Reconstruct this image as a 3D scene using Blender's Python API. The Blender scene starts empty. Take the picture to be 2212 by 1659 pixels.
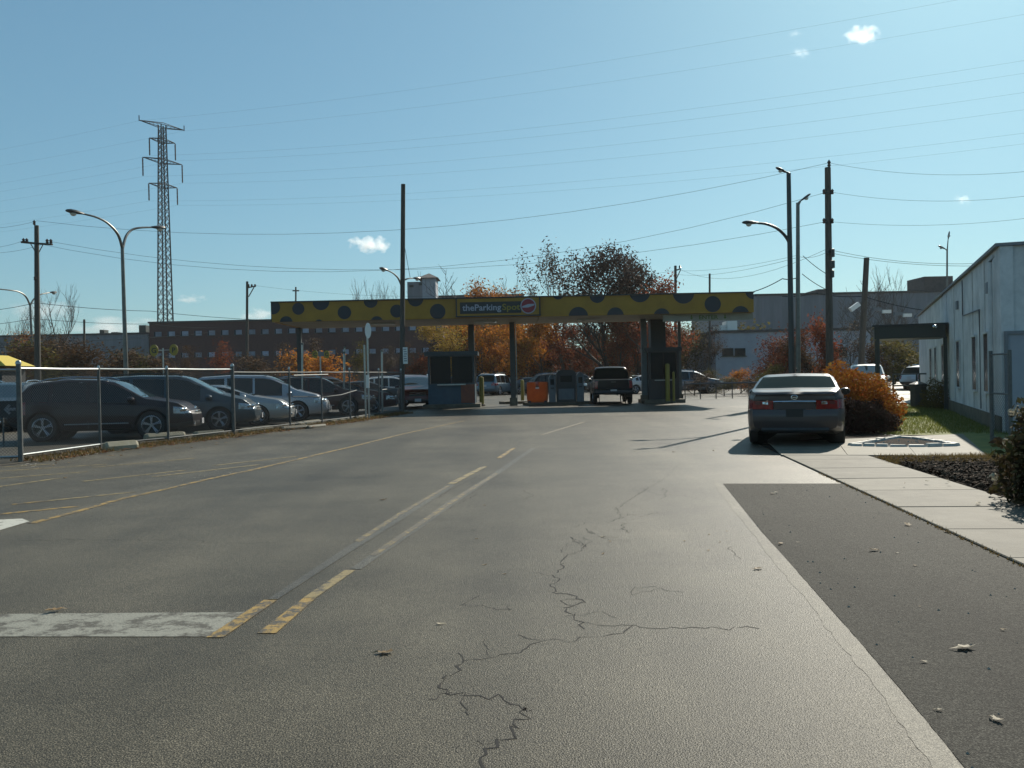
import bpy, math, random
import numpy as np
from mathutils import Vector, Matrix
C = bpy.context.scene.collection
R = math.radians
rnd = random.Random(7)

# ---------------------------------------------------------------- camera, sky, sun, exposure
FPX, CX, CY, CAMZ = 1900.0, 1106.0, 829.5, 1.45      # photo measured on a 2212 x 1659 grid
PIT, ROL = R(.467), R(1.2)
fw = Vector((0, math.cos(PIT), -math.sin(PIT)))
_u = Vector((0, math.sin(PIT), math.cos(PIT)))
rt = Vector((math.cos(ROL), 0, 0)) - _u * math.sin(ROL)
up = _u * math.cos(ROL) + Vector((math.sin(ROL), 0, 0))
cam = bpy.data.objects.new('camera', bpy.data.cameras.new('camera'))
C.objects.link(cam)
cam.matrix_world = Matrix(((rt.x, up.x, -fw.x, 0), (rt.y, up.y, -fw.y, 0), (rt.z, up.z, -fw.z, CAMZ), (0, 0, 0, 1)))
cam.data.sensor_width = 36
cam.data.lens = 36 * FPX / 2212
cam.data.clip_start, cam.data.clip_end = .05, 6000
SC = bpy.context.scene
SC.camera = cam
SUN_AZ, SUN_EL = R(30), R(33)                         # azimuth from +Y towards +X
w = bpy.data.worlds.new('World'); SC.world = w; w.use_nodes = True
nt = w.node_tree
sky = nt.nodes.new('ShaderNodeTexSky'); sky.sky_type = 'NISHITA'; sky.sun_disc = False
sky.sun_elevation, sky.sun_rotation = SUN_EL, SUN_AZ
sky.air_density, sky.dust_density, sky.ozone_density = 1.0, 0.8, 1.6
tint = nt.nodes.new('ShaderNodeMix'); tint.data_type = 'RGBA'; tint.blend_type = 'MULTIPLY'
tint.inputs[0].default_value = 1.0
tint.inputs[7].default_value = (.70, 1.16, 1.32, 1)
bg = nt.nodes['Background']; bg.inputs[1].default_value = .119
gm = nt.nodes.new('ShaderNodeGamma'); gm.inputs[1].default_value = .6      # the camera's soft highlight shoulder, same for the whole dome
nt.links.new(sky.outputs[0], gm.inputs[0]); nt.links.new(gm.outputs[0], tint.inputs[6]); nt.links.new(tint.outputs[2], bg.inputs[0])
sun = bpy.data.objects.new('sun', bpy.data.lights.new('sun', 'SUN')); C.objects.link(sun)
sun.data.energy = 5.0; sun.data.angle = R(.53); sun.data.color = (1, .93, .8)
sdir = Vector((math.sin(SUN_AZ) * math.cos(SUN_EL), math.cos(SUN_AZ) * math.cos(SUN_EL), math.sin(SUN_EL)))
sun.rotation_euler = sdir.to_track_quat('Z', 'Y').to_euler(); sun.location = sdir * 80
SC.cycles.volume_bounces = 6
vs = SC.view_settings
vs.view_transform = 'Standard'; vs.look = 'None'; vs.gamma = 1; vs.exposure = 0.3; vs.use_curve_mapping = False

# ---------------------------------------------------------------- measuring helpers
def ray(x, y): return fw * FPX + rt * (x - CX) - up * (y - CY)
def G(x, y, z=0.0):
    d = ray(x, y); return Vector((0, 0, CAMZ)) + d * ((z - CAMZ) / d.z)
def P(x, y, Y):
    d = ray(x, y); return Vector((0, 0, CAMZ)) + d * (Y / d.y)
def hor(x): return 814 - .02095 * (x - CX)
def B(x, Y):                                          # ground point at depth Y
    p = P(x, hor(x) + CAMZ * FPX / Y, Y); p.z = 0; return p

# ---------------------------------------------------------------- mesh building
BASE = {}
class MB:
    def __init__(s): s.v = []; s.f = []
    def add(s, vs, fs):
        n = len(s.v); s.v += [tuple(p) for p in vs]; s.f += [tuple(i + n for i in f) for f in fs]; return s
    def box(s, c, size, rz=0.0, m=None):
        hx, hy, hz = size[0] / 2, size[1] / 2, size[2] / 2
        q = [Vector((x, y, z)) for z in (-hz, hz) for x, y in ((-hx, -hy), (hx, -hy), (hx, hy), (-hx, hy))]
        if m is not None: q = [m @ p for p in q]
        elif rz: M = Matrix.Rotation(rz, 3, 'Z'); q = [M @ p for p in q]
        c = Vector(c)
        return s.add([p + c for p in q], [(3, 2, 1, 0), (4, 5, 6, 7), (0, 1, 5, 4), (1, 2, 6, 5), (2, 3, 7, 6), (3, 0, 4, 7)])
    def tube(s, pts, rad, n=6, cap=True):
        pts = [Vector(p) for p in pts]
        if not hasattr(rad, '__len__'): rad = [rad] * len(pts)
        vs, fs = [], []
        for i, p in enumerate(pts):
            d = (pts[min(i + 1, len(pts) - 1)] - pts[max(i - 1, 0)])
            d = d.normalized() if d.length > 1e-9 else Vector((0, 0, 1))
            a = d.cross(Vector((0, 0, 1)) if abs(d.z) < .95 else Vector((1, 0, 0))).normalized(); b = d.cross(a)
            for k in range(n):
                t = 2 * math.pi * k / n
                vs.append(p + (a * math.cos(t) + b * math.sin(t)) * rad[i])
        for i in range(len(pts) - 1):
            for k in range(n):
                k2 = (k + 1) % n
                fs.append((i * n + k, i * n + k2, (i + 1) * n + k2, (i + 1) * n + k))
        if cap:
            fs.append(tuple(range(n - 1, -1, -1))); fs.append(tuple((len(pts) - 1) * n + k for k in range(n)))
        return s.add(vs, fs)
    def prism(s, poly, z0, z1):                       # poly: (x, y) or points, counter-clockwise
        n = len(poly)
        a = sum(poly[i][0] * poly[(i + 1) % n][1] - poly[(i + 1) % n][0] * poly[i][1] for i in range(n))
        if a < 0: poly = poly[::-1]
        vs = [(p[0], p[1], z0) for p in poly] + [(p[0], p[1], z1) for p in poly]
        fs = [tuple(range(n - 1, -1, -1)), tuple(range(n, 2 * n))] + [(i, (i + 1) % n, n + (i + 1) % n, n + i) for i in range(n)]
        return s.add(vs, fs)
    def sheet(s, poly, z):
        n = len(poly)
        a = sum(poly[i][0] * poly[(i + 1) % n][1] - poly[(i + 1) % n][0] * poly[i][1] for i in range(n))
        if a < 0: poly = poly[::-1]
        return s.add([(p[0], p[1], z) for p in poly], [tuple(range(n))])
    def disc(s, c, nrm, r, th, n=20, poly=None):      # thin plate facing nrm
        nrm = Vector(nrm).normalized(); a = Vector((0, 0, 1)).cross(nrm).normalized(); b = nrm.cross(a)
        q = poly or [(r * math.cos(2 * math.pi * k / n), r * math.sin(2 * math.pi * k / n)) for k in range(n)]
        n = len(q); c = Vector(c)
        f = [c + a * x + b * y + nrm * th for x, y in q]; g = [c + a * x + b * y for x, y in q]
        return s.add(f + g, [tuple(range(n)), tuple(range(2 * n - 1, n - 1, -1))] + [(i, n + i, n + (i + 1) % n, (i + 1) % n) for i in range(n)])
    def lathe(s, prof, c=(0, 0, 0), axis='Z', n=24):
        vs, fs = [], []; c = Vector(c); m = len(prof)
        for k in range(n):
            t = 2 * math.pi * k / n; ct, st = math.cos(t), math.sin(t)
            for r, h in prof:
                p = (r * ct, r * st, h) if axis == 'Z' else (r * ct, h, r * st)
                vs.append(c + Vector(p))
        for k in range(n):
            k2 = (k + 1) % n
            for j in range(m - 1):
                q = (k * m + j, k2 * m + j, k2 * m + j + 1, k * m + j + 1)
                fs.append(q if axis == 'Z' else q[::-1])
        return s.add(vs, fs)
    def ribbon(s, pts, wd, z):
        pts = [Vector((p[0], p[1], 0)) for p in pts]; vs, fs = [], []
        for i, p in enumerate(pts):
            d = (pts[min(i + 1, len(pts) - 1)] - pts[max(i - 1, 0)]).normalized(); a = Vector((-d.y, d.x, 0))
            ww = (wd[i] if hasattr(wd, '__len__') else wd) / 2
            vs += [(p.x + a.x * ww, p.y + a.y * ww, z), (p.x - a.x * ww, p.y - a.y * ww, z)]
        for i in range(len(pts) - 1): fs.append((2 * i, 2 * i + 1, 2 * i + 3, 2 * i + 2))
        return s.add(vs, fs)
    def mesh(s, name, m, smooth=False, sub=None, ang=40):
        me = bpy.data.meshes.new(name)
        v = s.v if sub is None else [(p[0] - sub.x, p[1] - sub.y, p[2] - sub.z) for p in s.v]
        me.from_pydata(v, [], s.f); me.update()
        if m: me.materials.append(m)
        if smooth:
            me.polygons.foreach_set('use_smooth', [True] * len(me.polygons))
            try: me.set_sharp_from_angle(angle=R(ang))
            except Exception: pass
        return me
    def build(s, name, m, parent=None, smooth=False, world=False, ang=40, base=None):
        sub = BASE.get(parent.name) if (world and parent) else base
        o = bpy.data.objects.new(name, s.mesh(name, m, smooth, sub, ang)); C.objects.link(o)
        if parent:
            o.parent = parent
            if parent.name in BASE: BASE[o.name] = BASE[parent.name]
        if base is not None and not parent: o.location = base; BASE[o.name] = base
        return o

def tag(o, label=None, cat=None, group=None, kind=None):
    if label: o['label'] = label
    if cat: o['category'] = cat
    if group: o['group'] = group
    if kind: o['kind'] = kind
    return o
def thing(name, label, cat, loc=(0, 0, 0), rz=0.0, group=None):
    o = bpy.data.objects.new(name, None); C.objects.link(o); o.empty_display_size = .2
    o.location = loc; o.rotation_euler = (0, 0, rz); BASE[o.name] = Vector(loc)
    return tag(o, label, cat, group)
def struct(name, b, m, smooth=False): return tag(b.build(name, m, None, smooth), kind='structure')
def kids(o): return [c for c in KID.get(o.name, [])]
KID = {}
def regkids(root):
    for o in [x for x in bpy.data.objects if x.parent]:
        if o.parent.name not in KID: KID[o.parent.name] = []
        if o.name not in [q.name for q in KID[o.parent.name]]: KID[o.parent.name].append(o)
def copy_tree(o, parent=None):
    c = o.copy(); C.objects.link(c)
    if parent: c.parent = parent
    for ch in KID.get(o.name, []): copy_tree_sub = copy_tree(ch, c); KID.setdefault(c.name, []).append(copy_tree_sub)
    return c
def recolour(o, frm, to):                             # give one copy its own material on the parts that carry `frm`
    for q in [o] + [x for ch in KID.get(o.name, []) for x in [ch] + KID.get(ch.name, [])]:
        for s in q.material_slots:
            if s.material == frm: s.link = 'OBJECT'; s.material = to

# ---------------------------------------------------------------- materials
def mat(name, c1, c2=None, rough=.7, metal=0.0, scale=6.0, bump=0.0, bscale=None, coat=0.0, spec=.5, detail=4, trans=0.0, island=None, stretch=None, alpha=None, ramp=(.35, .65)):
    m = bpy.data.materials.new(name); m.use_nodes = True
    t = m.node_tree; N, L = t.nodes, t.links
    b = N['Principled BSDF']
    b.inputs['Roughness'].default_value = rough; b.inputs['Metallic'].default_value = metal
    b.inputs['Coat Weight'].default_value = coat; b.inputs['Specular IOR Level'].default_value = spec
    b.inputs['Coat Roughness'].default_value = .04
    col = lambda c: (c[0], c[1], c[2], 1)
    b.inputs['Base Color'].default_value = col(c1)
    tc = N.new('ShaderNodeTexCoord'); src = tc.outputs['Object']
    if stretch:
        mp = N.new('ShaderNodeMapping'); mp.inputs['Scale'].default_value = stretch
        L.new(src, mp.inputs[0]); src = mp.outputs[0]
    if island:
        g = N.new('ShaderNodeNewGeometry'); r = N.new('ShaderNodeValToRGB')
        while len(r.color_ramp.elements) < len(island): r.color_ramp.elements.new(.5)
        for i, c in enumerate(island):
            r.color_ramp.elements[i].position = i / max(1, len(island) - 1); r.color_ramp.elements[i].color = col(c)
        L.new(g.outputs['Random Per Island'], r.inputs[0]); L.new(r.outputs[0], b.inputs['Base Color']); cs = r.outputs[0]
    elif c2:
        n = N.new('ShaderNodeTexNoise'); n.inputs['Scale'].default_value = scale; n.inputs['Detail'].default_value = detail
        n.inputs['Roughness'].default_value = .65
        r = N.new('ShaderNodeValToRGB'); r.color_ramp.elements[0].color = col(c1); r.color_ramp.elements[1].color = col(c2)
        r.color_ramp.elements[0].position, r.color_ramp.elements[1].position = ramp
        L.new(src, n.inputs[0]); L.new(n.outputs[0], r.inputs[0]); L.new(r.outputs[0], b.inputs['Base Color']); cs = r.outputs[0]
    if bump:
        n2 = N.new('ShaderNodeTexNoise'); n2.inputs['Scale'].default_value = bscale or scale * 4; n2.inputs['Detail'].default_value = 3
        bp = N.new('ShaderNodeBump'); bp.inputs['Strength'].default_value = min(1, bump); bp.inputs['Distance'].default_value = .02
        L.new(src, n2.inputs[0]); L.new(n2.outputs[0], bp.inputs['Height']); L.new(bp.outputs[0], b.inputs['Normal'])
    if trans:
        tr = N.new('ShaderNodeBsdfTranslucent'); mx = N.new('ShaderNodeMixShader'); mx.inputs[0].default_value = trans
        tr.inputs[0].default_value = col(c1)
        if island or c2: L.new(cs, tr.inputs[0])
        L.new(b.outputs[0], mx.inputs[1]); L.new(tr.outputs[0], mx.inputs[2]); L.new(mx.outputs[0], N['Material Output'].inputs[0])
    m.diffuse_color = col(c1)
    return m
def nodes_of(m): return m.node_tree.nodes, m.node_tree.links, m.node_tree.nodes['Principled BSDF']

def asphalt_mat(name, base, light, rough, stone=.5, patch=(.8, 1.2), spec=.5):
    m = bpy.data.materials.new(name); m.use_nodes = True; N, L, b = nodes_of(m)
    tc = N.new('ShaderNodeTexCoord')
    vo = N.new('ShaderNodeTexVoronoi'); vo.inputs['Scale'].default_value = 150
    wide = N.new('ShaderNodeTexNoise'); wide.inputs['Scale'].default_value = .35; wide.inputs['Detail'].default_value = 6; wide.inputs['Roughness'].default_value = .7
    fine = N.new('ShaderNodeTexNoise'); fine.inputs['Scale'].default_value = 135; fine.inputs['Detail'].default_value = 3; fine.inputs['Roughness'].default_value = .7
    for n in (vo, wide, fine): L.new(tc.outputs['Object'], n.inputs[0])
    r = N.new('ShaderNodeValToRGB'); r.color_ramp.elements[0].color = (*[c * .55 for c in base], 1); r.color_ramp.elements[1].color = (*light, 1)
    r.color_ramp.elements[0].position, r.color_ramp.elements[1].position = .42, .6
    e = r.color_ramp.elements.new(.5); e.color = (*base, 1)
    L.new(fine.outputs[0], r.inputs[0])
    mr = N.new('ShaderNodeMapRange'); mr.inputs['To Min'].default_value, mr.inputs['To Max'].default_value = patch
    mr.inputs['From Min'].default_value, mr.inputs['From Max'].default_value = .3, .7
    L.new(wide.outputs[0], mr.inputs[0])
    mul = N.new('ShaderNodeMix'); mul.data_type = 'RGBA'; mul.blend_type = 'MULTIPLY'; mul.inputs[0].default_value = 1
    L.new(r.outputs[0], mul.inputs[6]); L.new(mr.outputs[0], mul.inputs[7]); L.new(mul.outputs[2], b.inputs['Base Color'])
    b.inputs['Roughness'].default_value = rough
    mid = N.new('ShaderNodeTexNoise'); mid.inputs['Scale'].default_value = 26; mid.inputs['Detail'].default_value = 4; mid.inputs['Roughness'].default_value = .75
    lane = N.new('ShaderNodeTexNoise'); lane.inputs['Scale'].default_value = 1; lane.inputs['Detail'].default_value = 4
    mp = N.new('ShaderNodeMapping'); mp.inputs['Scale'].default_value = (.9, .07, 1); mp.inputs['Rotation'].default_value = (0, 0, R(7))
    L.new(tc.outputs['Object'], mp.inputs[0]); L.new(mp.outputs[0], lane.inputs[0]); L.new(tc.outputs['Object'], mid.inputs[0])
    src = mul
    dn = N.new('ShaderNodeTexNoise'); dn.inputs['Scale'].default_value = 6; dn.inputs['Detail'].default_value = 3; L.new(tc.outputs['Object'], dn.inputs[0])
    dm = N.new('ShaderNodeMix'); dm.data_type = 'RGBA'; dm.inputs[0].default_value = .12; L.new(tc.outputs['Object'], dm.inputs[6]); L.new(dn.outputs['Color'], dm.inputs[7])
    dv = N.new('ShaderNodeTexVoronoi'); dv.inputs['Scale'].default_value = .8; L.new(dm.outputs[2], dv.inputs[0])
    dq = N.new('ShaderNodeMapRange'); dq.inputs['From Min'].default_value, dq.inputs['From Max'].default_value = .015, .12; dq.inputs['To Min'].default_value, dq.inputs['To Max'].default_value = .74, 1
    L.new(dv.outputs['Distance'], dq.inputs[0]); dmul = N.new('ShaderNodeMix'); dmul.data_type = 'RGBA'; dmul.blend_type = 'MULTIPLY'; dmul.inputs[0].default_value = 1
    L.new(src.outputs[2], dmul.inputs[6]); L.new(dq.outputs[0], dmul.inputs[7]); src = dmul                # old oil drips
    for nn, lo, hi in ((mid, .7, 1.3), (lane, .76, 1.24)):
        q = N.new('ShaderNodeMapRange'); q.inputs['From Min'].default_value, q.inputs['From Max'].default_value = .32, .68; q.inputs['To Min'].default_value, q.inputs['To Max'].default_value = lo, hi
        L.new(nn.outputs[0], q.inputs[0]); m2 = N.new('ShaderNodeMix'); m2.data_type = 'RGBA'; m2.blend_type = 'MULTIPLY'; m2.inputs[0].default_value = 1
        L.new(src.outputs[2], m2.inputs[6]); L.new(q.outputs[0], m2.inputs[7]); src = m2
    L.new(src.outputs[2], b.inputs['Base Color'])
    mx = N.new('ShaderNodeMath'); mx.operation = 'MULTIPLY_ADD'; mx.inputs[1].default_value = 1.2
    L.new(fine.outputs[0], mx.inputs[0]); L.new(vo.outputs[0], mx.inputs[2])
    bp = N.new('ShaderNodeBump'); bp.inputs['Strength'].default_value = stone; bp.inputs['Distance'].default_value = .0022; b.inputs['Specular IOR Level'].default_value = spec
    L.new(mx.outputs[0], bp.inputs['Height']); L.new(bp.outputs[0], b.inputs['Normal'])
    return m
def worn_paint(name, paint, under, cover, scale=9):     # road paint rubbed off down to the asphalt
    m = bpy.data.materials.new(name); m.use_nodes = True; N, L, b = nodes_of(m)
    tc = N.new('ShaderNodeTexCoord'); n = N.new('ShaderNodeTexNoise'); n.inputs['Scale'].default_value = scale; n.inputs['Detail'].default_value = 9; n.inputs['Roughness'].default_value = .75
    r = N.new('ShaderNodeValToRGB'); r.color_ramp.elements[0].color = (*under, 1); r.color_ramp.elements[1].color = (*paint, 1)
    r.color_ramp.elements[0].position, r.color_ramp.elements[1].position = .62 - cover * .4, .72 - cover * .4
    L.new(tc.outputs['Object'], n.inputs[0]); L.new(n.outputs[0], r.inputs[0]); L.new(r.outputs[0], b.inputs['Base Color'])
    f = N.new('ShaderNodeTexNoise'); f.inputs['Scale'].default_value = 60; f.inputs['Detail'].default_value = 4; bp = N.new('ShaderNodeBump')
    bp.inputs['Strength'].default_value = .45; bp.inputs['Distance'].default_value = .01
    L.new(tc.outputs['Object'], f.inputs[0]); L.new(f.outputs[0], bp.inputs['Height']); L.new(bp.outputs[0], b.inputs['Normal'])
    b.inputs['Roughness'].default_value = .75
    return m
M = {}
ASP = (.06, .053, .04)
M['road'] = asphalt_mat('road_asphalt', (.056, .0485, .034), (.215, .187, .134), .5, 1.0, (.56, 1.36), .16)
M['lot'] = asphalt_mat('lot_asphalt', (.072, .063, .045), (.15, .132, .098), .6, .6, (.7, 1.2), .25) # (.13, .115, .085), (.27, .24, .18), .6, .6, (.75, 1.2), .3)
M['patch'] = asphalt_mat('patch_asphalt', (.031, .029, .0235), (.098, .091, .075), .8, 1.0, (.8, 1.2), .1)
M['seam'] = asphalt_mat('seam_asphalt', (.128, .114, .086), (.235, .21, .16), .6, .8, (.6, 1.3), .2)
M['ghost'] = asphalt_mat('grey_overpaint', (.06, .054, .041), (.2, .18, .137), .5, .9, (.6, 1.3), .3)
M['earth'] = mat('earth', (.07, .065, .045), (.12, .11, .08), .9, scale=.4, bump=.3, bscale=8)
M['conc'] = mat('concrete', (.105, .094, .069), (.145, .131, .1), .75, scale=3, bump=.25, bscale=45, spec=.25)
M['conc2'] = mat('pale_concrete', (.15, .135, .1), (.19, .172, .132), .75, scale=2.5, bump=.25, bscale=40, spec=.3)
M['stop'] = mat('wheel_stop_concrete', (.27, .24, .155), (.33, .3, .22), .8, scale=6, bump=.2)
M['crack'] = mat('crack', (.012, .011, .01), rough=.95)
M['yel'] = worn_paint('yellow_road_paint', (.3, .19, .045), ASP, .42)
M['yelv'] = worn_paint('rubbed_yellow_paint', (.22, .16, .06), (.08, .07, .05), .3)
M['yelf'] = worn_paint('faded_yellow_paint', (.23, .175, .075), ASP, .5)
M['whp'] = worn_paint('worn_white_paint', (.23, .225, .185), (.075, .068, .052), .5, 5)
M['whs'] = worn_paint('white_paint', (.45, .44, .38), (.18, .17, .14), .62, 7)
M['mulch'] = mat('mulch', (.03, .024, .02), island=[(.016, .01, .007), (.06, .036, .022), (.11, .075, .05), (.035, .021, .014)], rough=.9, spec=.08)
M['mulchbase'] = mat('mulch_soil', (.016, .012, .009), (.04, .03, .023), .95, spec=.08, scale=30, bump=.8, bscale=60)
M['grass'] = mat('grass', (.07, .1, .02), island=[(.07, .09, .014), (.14, .165, .026), (.2, .2, .04), (.1, .125, .02)], rough=.6, trans=.4)
M['dead'] = mat('dry_grass', (.2, .14, .05), island=[(.11, .08, .028), (.19, .125, .045), (.09, .075, .022)], rough=.7, trans=.35)
M['galv'] = mat('galvanised_steel', (.32, .33, .32), (.42, .43, .42), .33, .85, scale=12)
M['post'] = mat('weathered_fence_steel', (.09, .093, .09), (.14, .143, .135), .6, .25, scale=10)
M['wire'] = mat('fence_wire', (.075, .077, .075), rough=.7, spec=.1)
M['cable'] = mat('power_cable', (.02, .028, .032), rough=.9, spec=.05)
M['wood'] = mat('weathered_pole_wood', (.05, .045, .038), (.1, .09, .075), .85, scale=4, stretch=(6, 6, .5), bump=.4, bscale=20)
M['lamp'] = mat('lamp_steel', (.12, .12, .11), (.17, .17, .155), .45, .6, scale=5)
M['lampd'] = mat('lamp_housing', (.05, .055, .055), rough=.45, metal=.3)
M['lens'] = mat('lamp_lens', (.55, .55, .5), rough=.15, spec=.6)
M['pyl'] = mat('pylon_steel', (.06, .065, .065), rough=.6, metal=.4)
M['ins'] = mat('insulator', (.05, .04, .035), rough=.25)
M['black'] = mat('black_rubber', (.014, .014, .015), rough=.7)
M['tyre'] = mat('tyre', (.018, .018, .018), (.028, .027, .026), .8, scale=20)
M['rim'] = mat('alloy_rim', (.45, .46, .5), rough=.28, metal=.9)
M['chrome'] = mat('chrome', (.75, .75, .76), rough=.12, metal=1)
M['glass'] = mat('car_glass', (.008, .012, .013), rough=.03, spec=.5)
M['wsg'] = mat('windshield_glass', (.03, .05, .055), rough=.04, spec=1.0)
nodes_of_ = M['wsg'].node_tree.nodes['Principled BSDF']; nodes_of_.inputs['IOR'].default_value = 1.75
M['glasst'] = mat('tinted_rear_glass', (.011, .019, .017), rough=.12, spec=.5); M['glasst'].node_tree.nodes['Principled BSDF'].inputs['IOR'].default_value = 1.07
M['glint'] = mat('glint_chrome', (.9, .9, .91), rough=.16, metal=1)
M['hl'] = mat('headlight_glass', (.75, .76, .77), (.2, .2, .21), .12, .9, scale=9, spec=.8, coat=1, bump=.9, bscale=16)
M['tl'] = mat('tail_light', (.3, .012, .014), (.14, .006, .008), .15, scale=14, coat=1)
M['tl2'] = mat('tail_lamp_element', (.12, .02, .022), rough=.2, coat=.6)
M['plate'] = mat('number_plate', (.4, .41, .42), rough=.5)
M['plated'] = mat('dark_plate_cover', (.006, .006, .007), rough=.4)
def paint(n, c, metal=.35, rough=.34): return mat('paint_' + n, c, rough=rough, metal=metal, coat=.45, spec=.3)
M['p0'] = paint('plum_black', (.024, .014, .016), .2); M['p1'] = paint('slate_blue', (.055, .075, .09)); M['p2'] = paint('silver', (.42, .44, .45), .6)
M['p3'] = paint('light_grey', (.36, .38, .42), .55); M['p4'] = paint('maroon', (.05, .014, .014)); M['p5'] = paint('deep_red', (.07, .012, .01))
M['p6'] = paint('charcoal', (.066, .054, .053), .12); M['p7'] = paint('white', (.68, .68, .66), 0); M['p8'] = paint('steel_blue', (.1, .15, .19)); M['p9'] = mat('paint_black', (.008, .008, .009), rough=.35, metal=.1, coat=.12, spec=.2)
M['ybrd'] = mat('canopy_yellow', (.36, .19, .013), (.29, .15, .011), .55, scale=1.2)
M['dot'] = mat('canopy_dot', (.03, .033, .04), rough=.6)
M['soffit'] = mat('soffit_panel', (.32, .31, .26), (.26, .25, .21), .6, scale=2)
M['dtrim'] = mat('dark_trim', (.03, .035, .03), rough=.5)
M['col'] = mat('canopy_column', (.045, .048, .048), (.06, .063, .06), .5, scale=5)
M['colg'] = mat('grey_column', (.11, .13, .13), (.09, .1, .1), .5, scale=5)
M['teal'] = mat('booth_teal', (.03, .075, .11), (.022, .055, .085), .5, scale=3)
M['boothd'] = mat('booth_dark', (.022, .025, .028), (.032, .032, .032), .5, scale=4)
M['boothb'] = mat('booth_blue_grey', (.045, .062, .072), (.035, .048, .058), .5, scale=4)
M['pane'] = mat('window_glass', (.012, .016, .018), rough=.2, spec=.12)
M['orange'] = mat('orange_plastic', (.4, .155, .022), (.32, .11, .016), .45, scale=4, trans=.55)
M['oranged'] = mat('orange_panel', (.2, .055, .025), (.16, .04, .025), .5, scale=4)
M['yboll'] = mat('bollard_yellow', (.28, .22, .025), (.22, .17, .025), .5, scale=6)
M['stonew'] = mat('white_stone', (.5, .49, .44), (.36, .35, .31), .7, scale=20)
M['signw'] = mat('sign_white', (.72, .73, .7), rough=.5)
M['signl'] = mat('sign_lettering', (.36, .37, .43), rough=.5)
M['signy2'] = mat('awning_yellow', (.5, .38, .04), rough=.6)
M['signy'] = mat('sign_yellow', (.26, .2, .018), rough=.5)
M['signr'] = mat('sign_red', (.24, .018, .028), rough=.5)
M['signk'] = mat('sign_black', (.015, .016, .02), rough=.45)
M['signg'] = mat('sign_green', (.1, .14, .03), rough=.5)
M['kiosk'] = mat('kiosk_grey', (.13, .15, .17), (.1, .12, .14), .45, .2, scale=5)
M['brick'] = mat('brick_wall', (.075, .038, .036), (.1, .052, .047), .85, scale=3, stretch=(1, 1, 3))
M['winw'] = mat('sky_tinted_window', (.3, .33, .42), (.22, .25, .33), .3, scale=1.5)  # pale blue sky reflection painted into the window colour
M['wallg'] = mat('grey_cladding', (.17, .175, .19), (.22, .225, .24), .7, scale=.6, stretch=(3, 1, .3))
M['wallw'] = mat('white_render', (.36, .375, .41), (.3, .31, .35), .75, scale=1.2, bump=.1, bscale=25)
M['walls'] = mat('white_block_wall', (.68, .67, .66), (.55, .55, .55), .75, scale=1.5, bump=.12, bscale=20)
M['roofd'] = mat('dark_roof', (.06, .055, .055), (.09, .085, .08), .85, scale=3)
M['bark'] = mat('bark', (.04, .032, .026), (.07, .058, .048), .9, scale=8, stretch=(3, 3, .5))
M['barkg'] = mat('grey_bark', (.075, .065, .055), (.11, .095, .08), .9, scale=8, stretch=(3, 3, .5))
def leafmat(n, cols, tr=.5): return mat(n, cols[0], island=cols, rough=.75, trans=tr, spec=.08)
M['lf_or'] = leafmat('orange_leaves', [(.3, .1, .02), (.5, .2, .03), (.4, .14, .025), (.2, .07, .02), (.45, .25, .04)])
M['lf_ye'] = leafmat('yellow_leaves', [(.42, .28, .03), (.5, .34, .05), (.3, .2, .03), (.4, .2, .03)])
M['lf_re'] = leafmat('red_leaves', [(.17, .04, .022), (.27, .075, .035), (.11, .036, .02), (.22, .09, .035)], .4)
M['lf_br'] = leafmat('brown_leaves', [(.075, .047, .026), (.12, .07, .033), (.055, .037, .025), (.1, .05, .027)], .25)
M['lf_ol'] = leafmat('olive_leaves', [(.08, .08, .025), (.13, .11, .03), (.06, .055, .02), (.18, .13, .03)], .35)
M['lf_shade'] = leafmat('shaded_bush_leaves', [(.045, .02, .015), (.075, .03, .02), (.03, .018, .014), (.06, .04, .02)], .12)
M['lf_dk'] = leafmat('dark_oak_leaves', [(.045, .03, .025), (.08, .045, .035), (.035, .03, .025), (.1, .055, .035)], .25)
M['lf_bush'] = leafmat('bush_leaves', [(.42, .15, .025), (.48, .24, .04), (.36, .13, .025), (.42, .11, .02), (.3, .18, .035)], .5)
M['lf_hyd'] = leafmat('hydrangea_leaves', [(.05, .035, .02), (.09, .06, .03), (.06, .06, .02), (.14, .1, .04)], .3)
M['flower'] = mat('dried_flower', (.5, .45, .33), (.4, .34, .24), .8, scale=20, trans=.2)
M['dleaf'] = mat('fallen_leaf', (.24, .145, .06), (.3, .21, .11), .7, scale=30, trans=.2)
M['dleaf2'] = mat('pale_fallen_leaf', (.42, .35, .24), (.33, .27, .18), .7, scale=30, trans=.2)

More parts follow.
